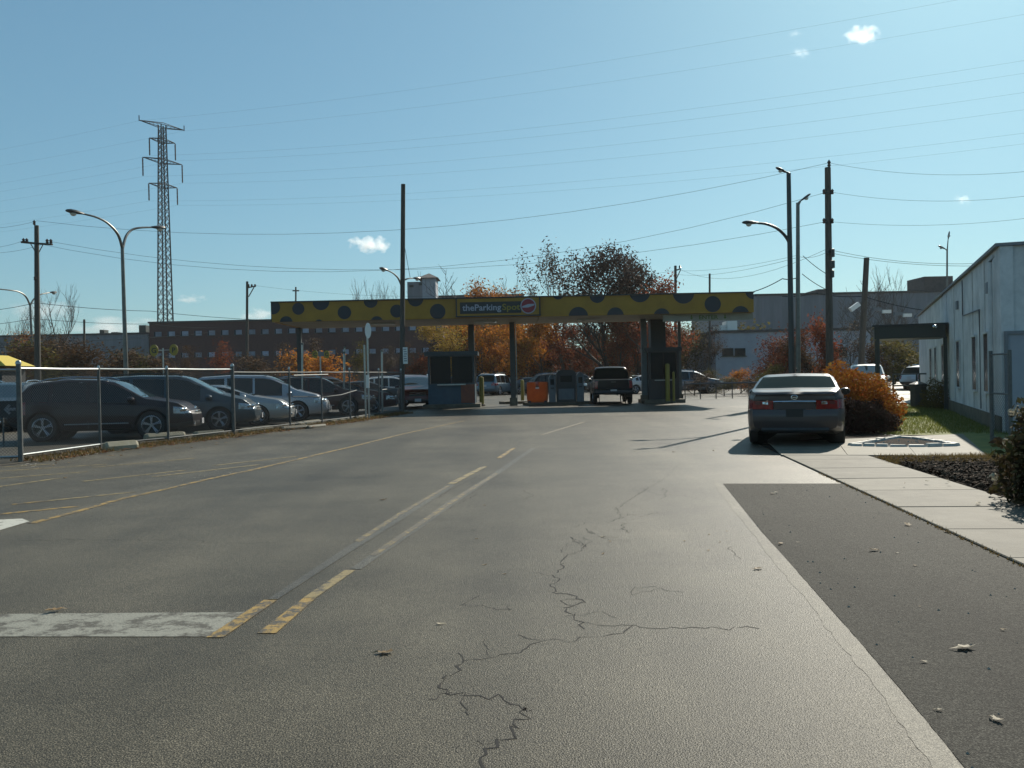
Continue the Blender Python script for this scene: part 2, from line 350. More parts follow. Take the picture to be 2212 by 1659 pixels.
def vary(m, lo, hi):                                   # every slab a little different
    N, L, b = nodes_of(m); src = b.inputs['Base Color'].links[0].from_socket; oi = N.new('ShaderNodeObjectInfo'); q = N.new('ShaderNodeMapRange')
    q.inputs['To Min'].default_value, q.inputs['To Max'].default_value = lo, hi; mx = N.new('ShaderNodeMix'); mx.data_type = 'RGBA'; mx.blend_type = 'MULTIPLY'; mx.inputs[0].default_value = 1
    L.new(oi.outputs['Random'], q.inputs[0]); L.new(src, mx.inputs[6]); L.new(q.outputs[0], mx.inputs[7])
    n = N.new('ShaderNodeTexNoise'); n.inputs['Scale'].default_value = 1.3; n.inputs['Detail'].default_value = 7; n.inputs['Roughness'].default_value = .7; tc = N.new('ShaderNodeTexCoord'); L.new(tc.outputs['Object'], n.inputs[0])
    q2 = N.new('ShaderNodeMapRange'); q2.inputs['From Min'].default_value, q2.inputs['From Max'].default_value = .35, .65; q2.inputs['To Min'].default_value, q2.inputs['To Max'].default_value = .82, 1.12
    m2 = N.new('ShaderNodeMix'); m2.data_type = 'RGBA'; m2.blend_type = 'MULTIPLY'; m2.inputs[0].default_value = 1
    L.new(n.outputs[0], q2.inputs[0]); L.new(mx.outputs[2], m2.inputs[6]); L.new(q2.outputs[0], m2.inputs[7]); L.new(m2.outputs[2], b.inputs['Base Color'])
vary(M['winw'], .45, 1.1); vary(M['conc'], .88, 1.08); vary(M['conc2'], .9, 1.06); vary(M['walls'], .98, 1.02)
# ================================================================ SETTING: ground, road, markings, pavement
def Gs(*pts): return [G(x, y) for x, y in pts]
def rect(x0, y0, x1, y1): return [(x0, y0), (x1, y0), (x1, y1), (x0, y1)]
struct('ground', MB().sheet(rect(-700, -120, 700, 900), -.03), M['earth'])
struct('parking_lot', MB().sheet(rect(-140, 8, 70, 120), -.014), M['lot'])
FB = Gs((45, 997), (217, 972), (364, 957), (505, 940), (627, 925), (696, 917), (757, 909), (820, 899), (868, 892))   # fence base
verge_o = [(p.x + .5, p.y - .25) for p in FB]
road_poly = [(-14, -12), (-12.2, 8), (-10.6, 14.2)] + verge_o + [(-4.6, 44), (-9, 70), (24, 70), (24, 44), (17, 30), (9, 19.5), (5.2, 14.5), (4.2, 6), (3.2, -12)]
struct('road', MB().sheet(road_poly, 0), M['road'])
# dark resurfaced strip and the pale worn joint along it
SWL = [G(1690, 985), G(2212, 1225)]
d_ = (SWL[1] - SWL[0]).normalized(); n_ = Vector((-d_.y, d_.x, 0)); n_ = n_ if n_.x > 0 else -n_
sw = lambda s, o=0.0: SWL[0] + d_ * s + n_ * o
patch = Gs((1562, 1045), (1644, 1147), (1736, 1250), (1838, 1365), (1946, 1490), (2084, 1659)) + [G(2084, 1659) + (G(2070, 1659) - G(1560, 1045)) * .35]
patch += [sw(14.5, -.006)] + [sw(s, -.006) for s in (8.25, 5)] + [sw((G(1797, 1045) - SWL[0]).dot(d_), -.006)]
struct('asphalt_patch', MB().sheet(patch, .003), M['patch'])
rj = random.Random(3)
pts, wd = [], []
base_pts = Gs((1556, 1043), (1600, 1100), (1640, 1148), (1690, 1205), (1730, 1252), (1780, 1309), (1830, 1367), (1880, 1425), (1935, 1492), (2000, 1571), (2070, 1661)); base_pts.append(base_pts[-1] * 2 - base_pts[-3])
for i in range(len(base_pts) - 1):
    for k in range(8):
        p = base_pts[i].lerp(base_pts[i + 1], k / 8); pts.append(Vector((p.x - .035 + rj.uniform(-.004, .004), p.y, 0))); wd.append(.1 + .02 * math.sin(i * 2.1 + k * .5) + rj.uniform(-.006, .006))
struct('pavement_joint', MB().ribbon(pts, wd, .0016), M['seam'])
def crackline(b, pts, w0, jit, seed, z=.0014):
    r = random.Random(seed); q = []
    for i in range(len(pts) - 1):
        a, c = G(*pts[i]), G(*pts[i + 1]); n = max(3, int((c - a).length / .045))
        for k in range(n):
            p = a.lerp(c, k / n); q.append(Vector((p.x + r.gauss(0, jit), p.y + r.gauss(0, jit) * 1.4, 0)))
    q.append(G(*pts[-1])); b.ribbon(q, [w0 * r.uniform(.25, 1.5) for _ in q], z)
ck = MB()
for i, (pl, w0) in enumerate([
    ([(1040, 1659), (1050, 1625), (1075, 1605), (1105, 1580), (1112, 1565), (1138, 1540), (1135, 1530), (1100, 1520), (1075, 1510), (1010, 1502), (960, 1494), (955, 1480), (965, 1462), (975, 1450), (1000, 1432), (990, 1410)], .012),
    ([(1138, 1540), (1140, 1522)], .008), ([(960, 1494), (925, 1512)], .006),
    ([(1000, 1432), (1060, 1420), (1120, 1408), (1180, 1380), (1225, 1382), (1280, 1378), (1340, 1368), (1375, 1352), (1500, 1354), (1640, 1358)], .008),
    ([(1375, 1352), (1300, 1350), (1258, 1345)], .006), ([(1180, 1380), (1120, 1371)], .006),
    ([(1258, 1355), (1245, 1330), (1215, 1312), (1262, 1300), (1240, 1288), (1200, 1282), (1190, 1262), (1210, 1250), (1165, 1238)], .012),
    ([(1205, 1238), (1218, 1220), (1216, 1205), (1255, 1190), (1265, 1177), (1245, 1172), (1232, 1160)], .011),
    ([(1310, 1130), (1345, 1118), (1330, 1100), (1360, 1080), (1395, 1058)], .007), ([(1385, 1055), (1420, 1068), (1480, 1071)], .006),
    ([(1225, 1330), (1290, 1322), (1330, 1335)], .004), ([(1165, 1240), (1120, 1228), (1075, 1235)], .004), ([(1395, 1058), (1440, 1030), (1470, 1000)], .005), ([(1480, 1071), (1530, 1085)], .004), ([(1310, 1130), (1270, 1128), (1240, 1140)], .005), ([(1060, 1420), (1040, 1395), (1048, 1380)], .004), ([(1010, 1502), (1000, 1530), (1012, 1545)], .005), ([(1075, 1605), (1030, 1600)], .005), ([(400, 1166), (520, 1175), (640, 1168)], .004), ([(780, 1165), (850, 1125), (945, 1075), (1035, 1026)], .006), ([(970, 1098), (1030, 1068)], .006),
    ([(0, 1168), (200, 1166), (380, 1167)], .006), ([(1340, 1130), (1355, 1150), (1350, 1152)], .009), ([(1570, 1180), (1600, 1208)], .006)]):
    crackline(ck, pl, w0 * .9, .016, i)
for i in range(12):
    x, y = rj.uniform(1020, 1530), rj.uniform(985, 1330); q = [(x, y)]
    for k in range(rj.randint(2, 5)): sc_ = (y - 800) / 300; x += rj.uniform(-40, 40) * sc_; y += rj.uniform(-14, 14) * sc_; q.append((x, y))
    crackline(ck, q, .0055, .012, 100 + i)
tag(ck.build('crack', M['crack']), kind='structure')
# painted lines
def strip(name, l, r, m, z, k=0.0):
    l, r = [(a[0] + (c[0] - a[0]) * k, a[1] + (c[1] - a[1]) * k) for a, c in zip(l, r)], [(c[0] + (a[0] - c[0]) * k, c[1] + (a[1] - c[1]) * k) for a, c in zip(l, r)]
    return struct(name, MB().add([(p.x, p.y, z) for a, b in zip(l, r) for p in (G(*a), G(*b))], [(2 * i, 2 * i + 1, 2 * i + 3, 2 * i + 2) for i in range(len(l) - 1)]), m)
strip('centre_line', [(445, 1378), (570, 1297)], [(482, 1378), (599, 1297)], M['yel'], .004)
strip('centre_line', [(555, 1369), (655, 1293)], [(596, 1369), (682, 1293)], M['yel'], .004)
strip('centre_line', [(655, 1292), (745, 1232)], [(682, 1292), (768, 1232)], M['yelf'], .0035)
strip('overpainted_line', [(572, 1295), (720, 1197), (815, 1137), (965, 1047)], [(606, 1295), (752, 1200), (848, 1140), (990, 1047)], M['ghost'], .003, .17)
strip('overpainted_line', [(750, 1229), (890, 1134), (962, 1083), (1062, 1022), (1145, 968)], [(785, 1231), (922, 1137), (990, 1088), (1082, 1025), (1160, 968)], M['ghost'], .003, .17)
strip('centre_line', [(762, 1170), (860, 1108), (962, 1050)], [(780, 1171), (875, 1109), (975, 1050)], M['yelv'], .0045, .1)
strip('centre_line', [(795, 1200), (900, 1130), (1000, 1063), (1068, 1022)], [(815, 1201), (917, 1131), (1013, 1065), (1079, 1024)], M['yelv'], .0045, .1)
strip('centre_line', [(965, 1046), (1040, 1008)], [(982, 1046), (1053, 1008)], M['yelf'], .004)
strip('centre_line', [(1072, 990), (1106, 968)], [(1084, 990), (1114, 968)], M['yel'], .004)
strip('centre_line', [(1165, 940), (1210, 926), (1258, 912)], [(1175, 940), (1220, 926), (1266, 912)], M['yelv'], .004)
strip('stop_line', [(-260, 1329), (0, 1327), (250, 1325), (540, 1323)], [(-260, 1377), (0, 1376), (250, 1376), (455, 1376)], M['whp'], .003)
struct('stop_line', MB().sheet(Gs((-120, 1125), (0, 1123), (48, 1121), (64, 1127), (30, 1137), (0, 1146), (-120, 1168)), .0045), M['whs'])
el = [(58, 1131), (160, 1105), (250, 1079), (345, 1058), (440, 1036), (530, 1017), (610, 999), (690, 980), (760, 964), (870, 937), (940, 922), (1000, 909)]
elr = [(76, 1131), (177, 1105), (265, 1079), (359, 1058), (453, 1036), (543, 1017), (621, 999), (700, 980), (769, 964), (877, 937), (946, 922), (1005, 909)]
strip('edge_line', el, elr, M['yel'], .004)
for a, b, m in [((-90, 1120), (168, 1094), 'yel'), ((25, 1090), (104, 1082), 'yel'), ((104, 1082), (290, 1063), 'yelf'), ((-60, 1060), (128, 1033), 'yelf'), ((-60, 1038), (190, 1019), 'yelf'), ((-60, 1022), (230, 1003), 'yelf'),
                ((-40, 1012), (110, 1003), 'yelf'), ((180, 1040), (400, 1016), 'yelf'), ((330, 1030), (560, 1004), 'yelf'), ((460, 1006), (640, 986), 'yelf'), ((200, 1010), (420, 990), 'yelf')]:
    pa, pb = G(*a), G(*b)
    struct('hatch_line', MB().ribbon([pa, pa.lerp(pb, .5), pb], .1, .0035), M[m])
# verge under the fence
vg = [(p.x + .62, p.y - .3) for p in FB]; vi = [(p.x - .5, p.y + .3) for p in FB]
vg[0] = (-10.4, 13.6); vi[0] = (-13, 14.5)
struct('verge', MB().add([(*p, -.005) for q in zip(vi, vg) for p in q], [(2 * i, 2 * i + 1, 2 * i + 3, 2 * i + 2) for i in range(len(FB) - 1)]), mat('verge_soil', (.035, .03, .022), (.08, .065, .04), .95, scale=7, bump=.6, bscale=30))
# pavement: one slab each, with recessed joints
swk = struct('sidewalk', MB().prism([sw(-.4, 0), sw(15.5, 0), sw(15.5, 1.34), sw(-.4, 1.34)], -.02, .008), M['mulchbase'])
rs = random.Random(5); s = -.35
while s < 15.2:
    ln = 1.22 + rs.uniform(-.05, .1); b = MB(); h = .022 + rs.uniform(-.003, .003)
    q = [sw(s + .008, .0), sw(s + ln - .008, .0), sw(s + ln - .008, 1.328), sw(s + .008, 1.328)]
    t = [sw(s + .014, .008), sw(s + ln - .014, .008), sw(s + ln - .016, 1.318), sw(s + .016, 1.318)]
    b.add([(p.x, p.y, z) for P4, z in ((q, -.01), (q, h - .008), (t, h)) for p in P4], [(k, (k + 1) % 4, 4 + (k + 1) % 4, 4 + k) for k in range(4)] + [(4 + k, 4 + (k + 1) % 4, 8 + (k + 1) % 4, 8 + k) for k in range(4)] + [(8, 9, 10, 11)])
    b.build('paving_slab', M['conc'], swk); s += ln
ap = Gs((1640, 962), (1835, 942), (2078, 940), (2132, 987), (1890, 990), (1700, 988))
aps = struct('concrete_apron', MB().prism([(p.x, p.y) for p in ap], -.02, .012), M['mulchbase'])
def quad_panel(c4, name, m, par, z=.026, g=.008):
    c = sum(c4, Vector()) / 4; q = [p + (c - p).normalized() * g for p in c4]; t = [p + (c - p).normalized() * g * 2 for p in c4]
    a = sum(q[i].x * q[(i + 1) % 4].y - q[(i + 1) % 4].x * q[i].y for i in range(4))
    if a < 0: q, t = q[::-1], t[::-1]
    b = MB().add([(p.x, p.y, zz) for Q, zz in ((q, -.01), (q, z - .007), (t, z)) for p in Q], [(k, (k + 1) % 4, 4 + (k + 1) % 4, 4 + k) for k in range(4)] + [(4 + k, 4 + (k + 1) % 4, 8 + (k + 1) % 4, 8 + k) for k in range(4)] + [(8, 9, 10, 11)])
    return b.build(name, m, par)
A4 = [G(1688, 986), G(1660, 958), G(2080, 940), G(2134, 988)]        # lower left, upper left, upper right, lower right
for i in range(3):
    lo0, lo1 = A4[0].lerp(A4[3], i / 3), A4[0].lerp(A4[3], (i + 1) / 3); hi0, hi1 = A4[1].lerp(A4[2], i / 3), A4[1].lerp(A4[2], (i + 1) / 3)
    quad_panel([lo0, lo1, hi1, hi0], 'paving_slab', M['conc2'], aps, .028 + .002 * (i % 2))
# yard beside the white building
yard = [G(1890, 990), G(2134, 988), G(2078, 940), G(1925, 941), G(1935, 896), G(2040, 893)] 
struct('lawn', MB().sheet([(7.2, 15.6), (8.4, 19.3), (9.6, 26), (12, 38), (21, 42), (13.5, 21), (9.6, 12.4), (8, 11), (7.3, 14.9)], .004), mat('turf', (.095, .12, .018), (.18, .18, .034), .9, scale=2.5, bump=.4, bscale=50))
struct('mulch_bed', MB().sheet([sw(.75, 1.36), sw(3, 1.36), sw(6, 1.36), sw(10, 1.36), (9.5, 5), (10.6, 12.9), (7.5, 14.25)], .016), M['mulchbase'])
def scatter(poly, n, seed, fn, b):
    r = random.Random(seed); xs = [p[0] for p in poly]; ys = [p[1] for p in poly]
    def inside(x, y):
        c = False; m = len(poly)
        for i in range(m):
            x1, y1, x2, y2 = poly[i][0], poly[i][1], poly[(i + 1) % m][0], poly[(i + 1) % m][1]
            if (y1 > y) != (y2 > y) and x < (x2 - x1) * (y - y1) / (y2 - y1) + x1: c = not c
        return c
    k = 0
    while k < n:
        x, y = r.uniform(min(xs), max(xs)), r.uniform(min(ys), max(ys))
        if inside(x, y): fn(b, x, y, r); k += 1
    return b
def blade(h0, h1, wd_):
    def f(b, x, y, r):
        a = r.uniform(0, 6.28); h = r.uniform(h0, h1); dx, dy = math.cos(a) * wd_, math.sin(a) * wd_; lx, ly = r.uniform(-.6, .6) * h, r.uniform(-.6, .6) * h
        b.add([(x - dx, y - dy, 0), (x + dx, y + dy, 0), (x + lx, y + ly, h)], [(0, 1, 2)])
    return f
def chip(b, x, y, r):
    a = r.uniform(0, 6.28); l, w_ = r.uniform(.02, .06), r.uniform(.008, .02); z = .02 + r.uniform(0, .05); c, s_ = math.cos(a), math.sin(a); t = r.uniform(-.03, .03)
    b.add([(x - c * l - s_ * w_, y - s_ * l + c * w_, z - t), (x - c * l + s_ * w_, y - s_ * l - c * w_, z - t), (x + c * l + s_ * w_, y + s_ * l - c * w_, z + t), (x + c * l - s_ * w_, y + s_ * l + c * w_, z + t), (x, y, z + .02)], [(0, 1, 4), (1, 2, 4), (2, 3, 4), (3, 0, 4)])
lawn_poly = [(8.1, 19.2), (9.3, 24.4), (9.9, 28.3), (11.5, 34), (17, 34), (13, 21.5), (11.2, 17.5), (10, 19.4)]
tag(scatter(lawn_poly, 26000, 1, blade(.03, .09, .008), MB()).build('lawn_grass', M['grass']), kind='stuff')
dg = [(p.x, p.y) for p in Gs((1893, 992), (2180, 989), (2180, 1009), (1932, 1006))]
tag(scatter(dg, 6500, 2, blade(.04, .12, .008), MB()).build('dry_grass', M['dead']), kind='stuff')
mp = [(p.x, p.y) for p in [sw(.9, 1.38), sw(2, 1.38), sw(4, 1.38), sw(6.5, 1.38)]] + [(6.4, 8.2), (8.2, 13.0), (6.7, 13.4)]
tag(scatter(mp, 7000, 3, chip, MB()).build('mulch_chips', M['mulch']), kind='stuff')
vpoly = [(p.x + .55, p.y - .25) for p in FB] + [(p.x - .35, p.y + .2) for p in FB[::-1]]
tag(scatter(vpoly, 5000, 4, blade(.03, .14, .012), MB()).build('verge_weeds', M['dead']), kind='stuff')
def grit(b, x, y, r):
    s_ = r.uniform(.004, .011); b.add([(x - s_, y, .003), (x + s_ * .6, y - s_, .003), (x + s_ * .5, y + s_, .003), (x, y, .003 + s_)], [(0, 1, 3), (1, 2, 3), (2, 0, 3)])
gp = [(p.x, p.y) for p in patch]
tag(scatter(gp, 130, 14, grit, MB()).build('grit', mat('grit', (.3, .28, .23), (.2, .185, .15), .7, scale=30)), kind='stuff')
ep = [tuple(sw(s, o))[:2] for s, o in ((2.6, -.035), (2.6, .02), (15, .02), (15, -.035))]
tag(scatter(ep, 900, 15, blade(.01, .045, .006), MB()).build('edge_weeds', M['dead']), kind='stuff')
def litter(b, x, y, r):
    a = r.uniform(0, 6.28); l = r.uniform(.03, .07); z = r.uniform(.01, .05); c, s_ = math.cos(a) * l, math.sin(a) * l
    b.add([(x - c, y - s_, z), (x + s_ * .6, y - c * .6, z - .004), (x + c, y + s_, z + r.uniform(0, .03)), (x - s_ * .6, y + c * .6, z + .01)], [(0, 1, 2), (0, 2, 3)])
vlp = [(p.x + .8, p.y - .4) for p in FB] + [(p.x - .3, p.y + .2) for p in FB[::-1]]
tag(scatter(vlp, 1500, 6, litter, MB()).build('leaf_litter', leafmat('litter', [(.11, .045, .018), (.2, .09, .035), (.08, .05, .022), (.21, .125, .05)], .2)), kind='stuff')
# ================================================================ BUILDINGS
# --- white building on the right
_wc = P(2163, 797, 19.3); WC = Vector((_wc.x, 19.3, 0)); WA = math.atan2(1850 - 1106, 1900.0)      # near corner, azimuth of the long wall
wdv = Vector((math.sin(WA), math.cos(WA), 0)); wn = Vector((-wdv.y, wdv.x, 0)); fdv = -wn
bw = thing('white_building', 'long low white building with narrow slit windows receding beside the lawn on the right', 'building', WC)
def wl(s, o=0.0, z=0.0): p = wdv * s + wn * o; return Vector((p.x, p.y, z))   # along the wall, out from it
def pl(b, s0, s1, o0, o1, z0, z1): return b.prism([tuple(wl(s0, o0))[:2], tuple(wl(s1, o0))[:2], tuple(wl(s1, o1))[:2], tuple(wl(s0, o1))[:2]], z0, z1)
WH = 4.08
pl(MB(), 0, 13.3, -14, 0, -.1, WH).build('wall', M['walls'], bw)
pl(MB(), 13.3, 27, -14, -.003, -.1, WH - .02).build('wall', M['walls'], bw)
pl(MB(), -.09, 27.1, -14.1, .09, WH, WH + .07).build('roof_coping', M['wallg'], bw)
pl(MB(), 2, 12, -9, -5, WH + .12, WH + .8).build('roof_unit', M['wallg'], bw)
pl(MB(), .0, 13, .003, .05, -.05, .35).build('plinth', M['conc'], bw)
def sAt(x):                                                              # distance along the wall seen at image column x
    k = (x - CX) / FPX; return (k * WC.y - WC.x) / (wdv.x - k * wdv.y)
for x0, x1 in ((2129, 2138), (2103.5, 2112), (2069, 2075.5), (2046.5, 2049.5), (2037, 2041), (2021, 2025), (2010.5, 2014.5)):
    s0, s1 = sAt(x0), sAt(x1)
    if s0 < s1: s0, s1 = s1, s0
    s0, s1 = min(s0, s1), max(s0, s1)
    wv = pl(MB(), s0, s1, .004, .03, .85, 2.25).build('window', M['pane'], bw)
    b = MB(); pl(b, s0 - .03, s0, .004, .04, .8, 2.3); pl(b, s1, s1 + .03, .004, .04, .8, 2.3); pl(b, s0, s1, .004, .075, 2.25, 2.3); pl(b, s0, s1, .004, .075, .8, .85)
    b.build('frame', M['walls'], wv)
for x in (2152, 2187):
    s = sAt(x) if x < 2160 else None
    if s is None: continue
    MB().tube([wl(s, .09, 0), wl(s, .09, WH - .25), wl(s, .02, WH - .1)], .05, 8).build('downpipe', M['walls'], bw, True)
for s in (2.4, 4.8, 7.2, 9.6, 12.0): pl(MB(), s, s + .05, .004, .022, .36, WH - .01).build('panel_joint', M['walls'], bw)
for s, z in ((1.5, 3.2), (8.3, 3.25)): pl(MB(), s, s + .35, .004, .06, z, z + .25).build('vent', M['wallg'], bw)
MB().tube([wl(3.1, .05, .4), wl(3.1, .05, 2.9), wl(6.8, .05, 2.95), wl(6.8, .05, WH - .1)], .02, 6).build('conduit', M['wallg'], bw, True)
# front face: a door, pipes and a pilaster
def fp(b, s0, s1, o0, o1, z0, z1):
    q = [fdv * s0 - wdv * o0, fdv * s1 - wdv * o0, fdv * s1 - wdv * o1, fdv * s0 - wdv * o1]; return b.prism([(p.x, p.y) for p in q], z0, z1)
fp(MB(), 0, .25, .004, .06, 0, WH - .005).build('pilaster', M['walls'], bw)
dr = fp(MB(), .12, .98, .062, .1, .05, 2.15).build('door', M['wallw'], bw)
b = MB(); fp(b, .05, .12, .062, .14, 0, 2.22); fp(b, .98, 1.05, .004, .14, 0, 2.22); fp(b, .12, .98, .062, .14, 2.15, 2.22); b.build('frame', M['wallg'], dr)
fp(MB(), .86, .92, .1, .16, 1.0, 1.08).build('handle', M['galv'], dr)
MB().tube([fdv * 1.35 - wdv * .07, fdv * 1.35 - wdv * .07 + Vector((0, 0, 2.3))], .05, 8).build('downpipe', M['wallg'], bw, True)
# porch roof out from the wall
s_p = sAt(2052); pw = WC + wl(s_p, 0)
pr = thing('porch', 'flat roofed dark porch standing out from the white building on thin posts', 'porch', (pw.x, pw.y, 0))
b = MB(); q = [wn * .1, wn * 2.35, wn * 2.35 + wdv * 2.2, wn * .1 + wdv * 2.2]; b.prism([(p.x, p.y) for p in q], 2.5, 2.93); b.build('roof', M['dtrim'], pr)
b = MB(); q = [wn * .02 - wdv * .06, wn * 2.42 - wdv * .06, wn * 2.42 + wdv * 2.28, wn * .02 + wdv * 2.28]; b.prism([(p.x, p.y) for p in q], 2.93, 2.99); b.build('coping', M['boothd'], pr)
for o, s_ in ((.12, .08), (2.25, .08), (2.25, 2.05)):
    p = wn * o + wdv * s_; MB().box((p.x, p.y, 1.26), (.12, .12, 2.52), -WA).build('post', M['dtrim'], pr)
p = wn * .45 - wdv * .14; MB().lathe([(0, -.07), (.07, -.05), (.09, 0), (.07, .05), (0, .07)], (p.x, p.y, 2.86), n=12).build('lamp', M['chrome'], pr, True)
# --- canopy over the entrance lanes
CF, CB, ZB, ZT = 40.6, 46.0, 4.2, 5.1
xl, xr = P(587, 680, CF).x, P(1628, 650, CF).x
cn = thing('entrance_canopy', 'long yellow canopy with dark dots spanning the entrance lanes', 'canopy', ((xl + xr) / 2, CF, 0))
c0 = BASE[cn.name]
MB().box(((xl + xr) / 2, CF + .1, (ZB + ZT) / 2), (xr - xl, .2, ZT - ZB)).build('fascia', M['ybrd'], cn, world=True)
for x in (xl + .1, xr - .1): MB().box((x, (CF + CB) / 2, (ZB + ZT) / 2), (.2, CB - CF - .42, ZT - ZB)).build('side_fascia', M['ybrd'], cn, world=True)
MB().box(((xl + xr) / 2, CB - .1, (ZB + ZT) / 2), (xr - xl, .2, ZT - ZB)).build('rear_fascia', M['ybrd'], cn, world=True)
npn = 9
for i in range(npn):
    a, c = xl + .22 + (xr - xl - .44) * i / npn, xl + .22 + (xr - xl - .44) * (i + 1) / npn
    MB().box(((a + c) / 2, (CF + CB) / 2, ZB + .03), (c - a - .03, CB - CF - .46, .06)).build('soffit_panel', M['soffit'], cn, world=True)
MB().box(((xl + xr) / 2, (CF + CB) / 2, ZT - .2), (xr - xl - .44, CB - CF - .46, .1)).build('roof_deck', M['roofd'], cn, world=True)
b = MB()
b.box(((xl + xr) / 2, CF + .08, ZT + .025), (xr - xl + .06, .3, .05)).box(((xl + xr) / 2, CB - .08, ZT + .025), (xr - xl + .06, .3, .05)); b.box((xl - .015, CF - .012, (ZB + ZT) / 2), (.03, .02, ZT - ZB))
b.build('top_trim', M['dtrim'], cn, world=True)
def dotpoly(cx, cz, r, x0, x1, z0, z1, n=40):
    q = []
    for k in range(n):
        t = 2 * math.pi * k / n; q.append((min(max(cx + r * math.cos(t), x0), x1), min(max(cz + r * math.sin(t), z0), z1)))
    o = [q[0]]
    for p in q[1:]:
        if (p[0] - o[-1][0]) ** 2 + (p[1] - o[-1][1]) ** 2 > 1e-6: o.append(p)
    return o
for x, y, r in [(590, 664, 15), (644.4, 667, 13), (693.4, 652, 18), (618.4, 697, 14), (689, 699, 9), (744, 675, 14.5), (800.7, 650, 15), (814, 697, 14), (857, 672, 14), (897.6, 645, 17), (945.5, 673, 16.7),
                (1205.7, 633, 14), (1249.4, 684, 21), (1290, 638, 16.5), (1329.4, 682, 18), (1382, 630, 23), (1429.6, 684, 18), (1476.4, 633, 23), (1539.5, 657, 17.5), (1599.6, 680, 19), (1627, 629, 17)]:
    p = P(x, y, CF); rr = r * CF / FPX
    q = dotpoly(p.x, p.z, rr, xl + .003, xr - .003, ZB + .003, ZT - .003)
    vs = [(a, CF - .012, z) for a, z in q]; n = len(q)
    MB().add(vs + [(a, CF + .01, z) for a, z in q], [tuple(range(n)), *[(i, n + i, n + (i + 1) % n, (i + 1) % n) for i in range(n)]]).build('dot', M['dot'], cn, world=True)
def text(body, size, m, parent, loc, name='lettering', sx=1.0, bold=0.0, ext=.008, rot=(R(90), 0, 0), align='LEFT'):
    cu = bpy.data.curves.new('t', 'FONT'); cu.body = body; cu.size = size; cu.extrude = ext; cu.offset = bold; cu.align_x = align; cu.resolution_u = 3
    t = bpy.data.objects.new('t', cu); C.objects.link(t); dg_ = bpy.context.evaluated_depsgraph_get()
    me = bpy.data.meshes.new_from_object(t.evaluated_get(dg_)); bpy.data.objects.remove(t); me.materials.clear(); me.materials.append(m); me.name = name
    o = bpy.data.objects.new(name, me); C.objects.link(o); o.parent = parent; o.location = Vector(loc) - BASE.get(parent.name, Vector()) if parent else loc
    o.rotation_euler = rot; o.scale = (sx, 1, 1); return o
# sign panel on the fascia
s0, s1 = P(985, 665, CF), P(1167, 660, CF); sz0, sz1 = P(1076, 684.5, CF).z, P(1076, 642, CF).z
SY = CF - .22
sb = MB().box(((s0.x + s1.x) / 2, SY + .1, (sz0 + sz1) / 2), (s1.x - s0.x, .2, sz1 - sz0)).build('sign_board', M['ybrd'], cn, world=True)
b = MB(); w_ = .06
for z in (sz0 + w_ / 2, sz1 - w_ / 2): b.box(((s0.x + s1.x) / 2, SY - .01, z), (s1.x - s0.x + .02, .03, w_))
for x in (s0.x + w_ / 2, s1.x - w_ / 2): b.box((x, SY - .01, (sz0 + sz1) / 2), (w_, .028, sz1 - sz0 - 2 * w_ - .004))
b.build('sign_frame', M['signk'], sb, world=True)
a, c = P(993.5, 665, SY), P(1126, 662, SY); za, zb = P(1060, 677, SY).z, P(1060, 652, SY).z
MB().box(((a.x + c.x) / 2, SY - .008, (za + zb) / 2), (c.x - a.x, .016, zb - za)).build('sign_panel', M['signk'], sb, world=True)
t0 = P(999, 665, SY); zt_ = P(1045, 670.5, SY).z
t1 = text('theParking', .4, M['signl'], sb, (t0.x, SY - .02, zt_), sx=1.0, bold=.006)
bpy.context.view_layer.update(); wpk = t1.dimensions.x
tw = P(1083, 665, SY).x - t0.x; t1.scale.x = tw / wpk
t2 = text('Spot', .4, M['signy'], sb, (t0.x + tw + .03, SY - .02, zt_), bold=.006); bpy.context.view_layer.update(); t2.scale.x = (P(1124, 665, SY).x - t0.x - tw - .05) / t2.dimensions.x
p = P(1141, 660.8, SY); rr = 16.8 * SY / FPX
MB().disc((p.x, SY - .02, p.z), (0, -1, 0), rr, .02, 32).build('sign_disc', M['signl'], sb, world=True)
MB().disc((p.x, SY - .041, p.z), (0, -1, 0), rr * .87, .012, 32).build('sign_disc', M['signr'], sb, world=True)
q = []
for k in range(13): t = -1 + k / 6; q.append((t * rr * .78, .05 * t + .045 * (1 - abs(t)) + .035))
for k in range(12, -1, -1): t = -1 + k / 6; q.append((t * rr * .78, .05 * t - .045 * (1 - abs(t)) - .03))
MB().disc((p.x, SY - .054, p.z), (0, -1, 0), 1, .008, poly=q[::-1]).build('sign_band', M['signl'], sb, world=True)
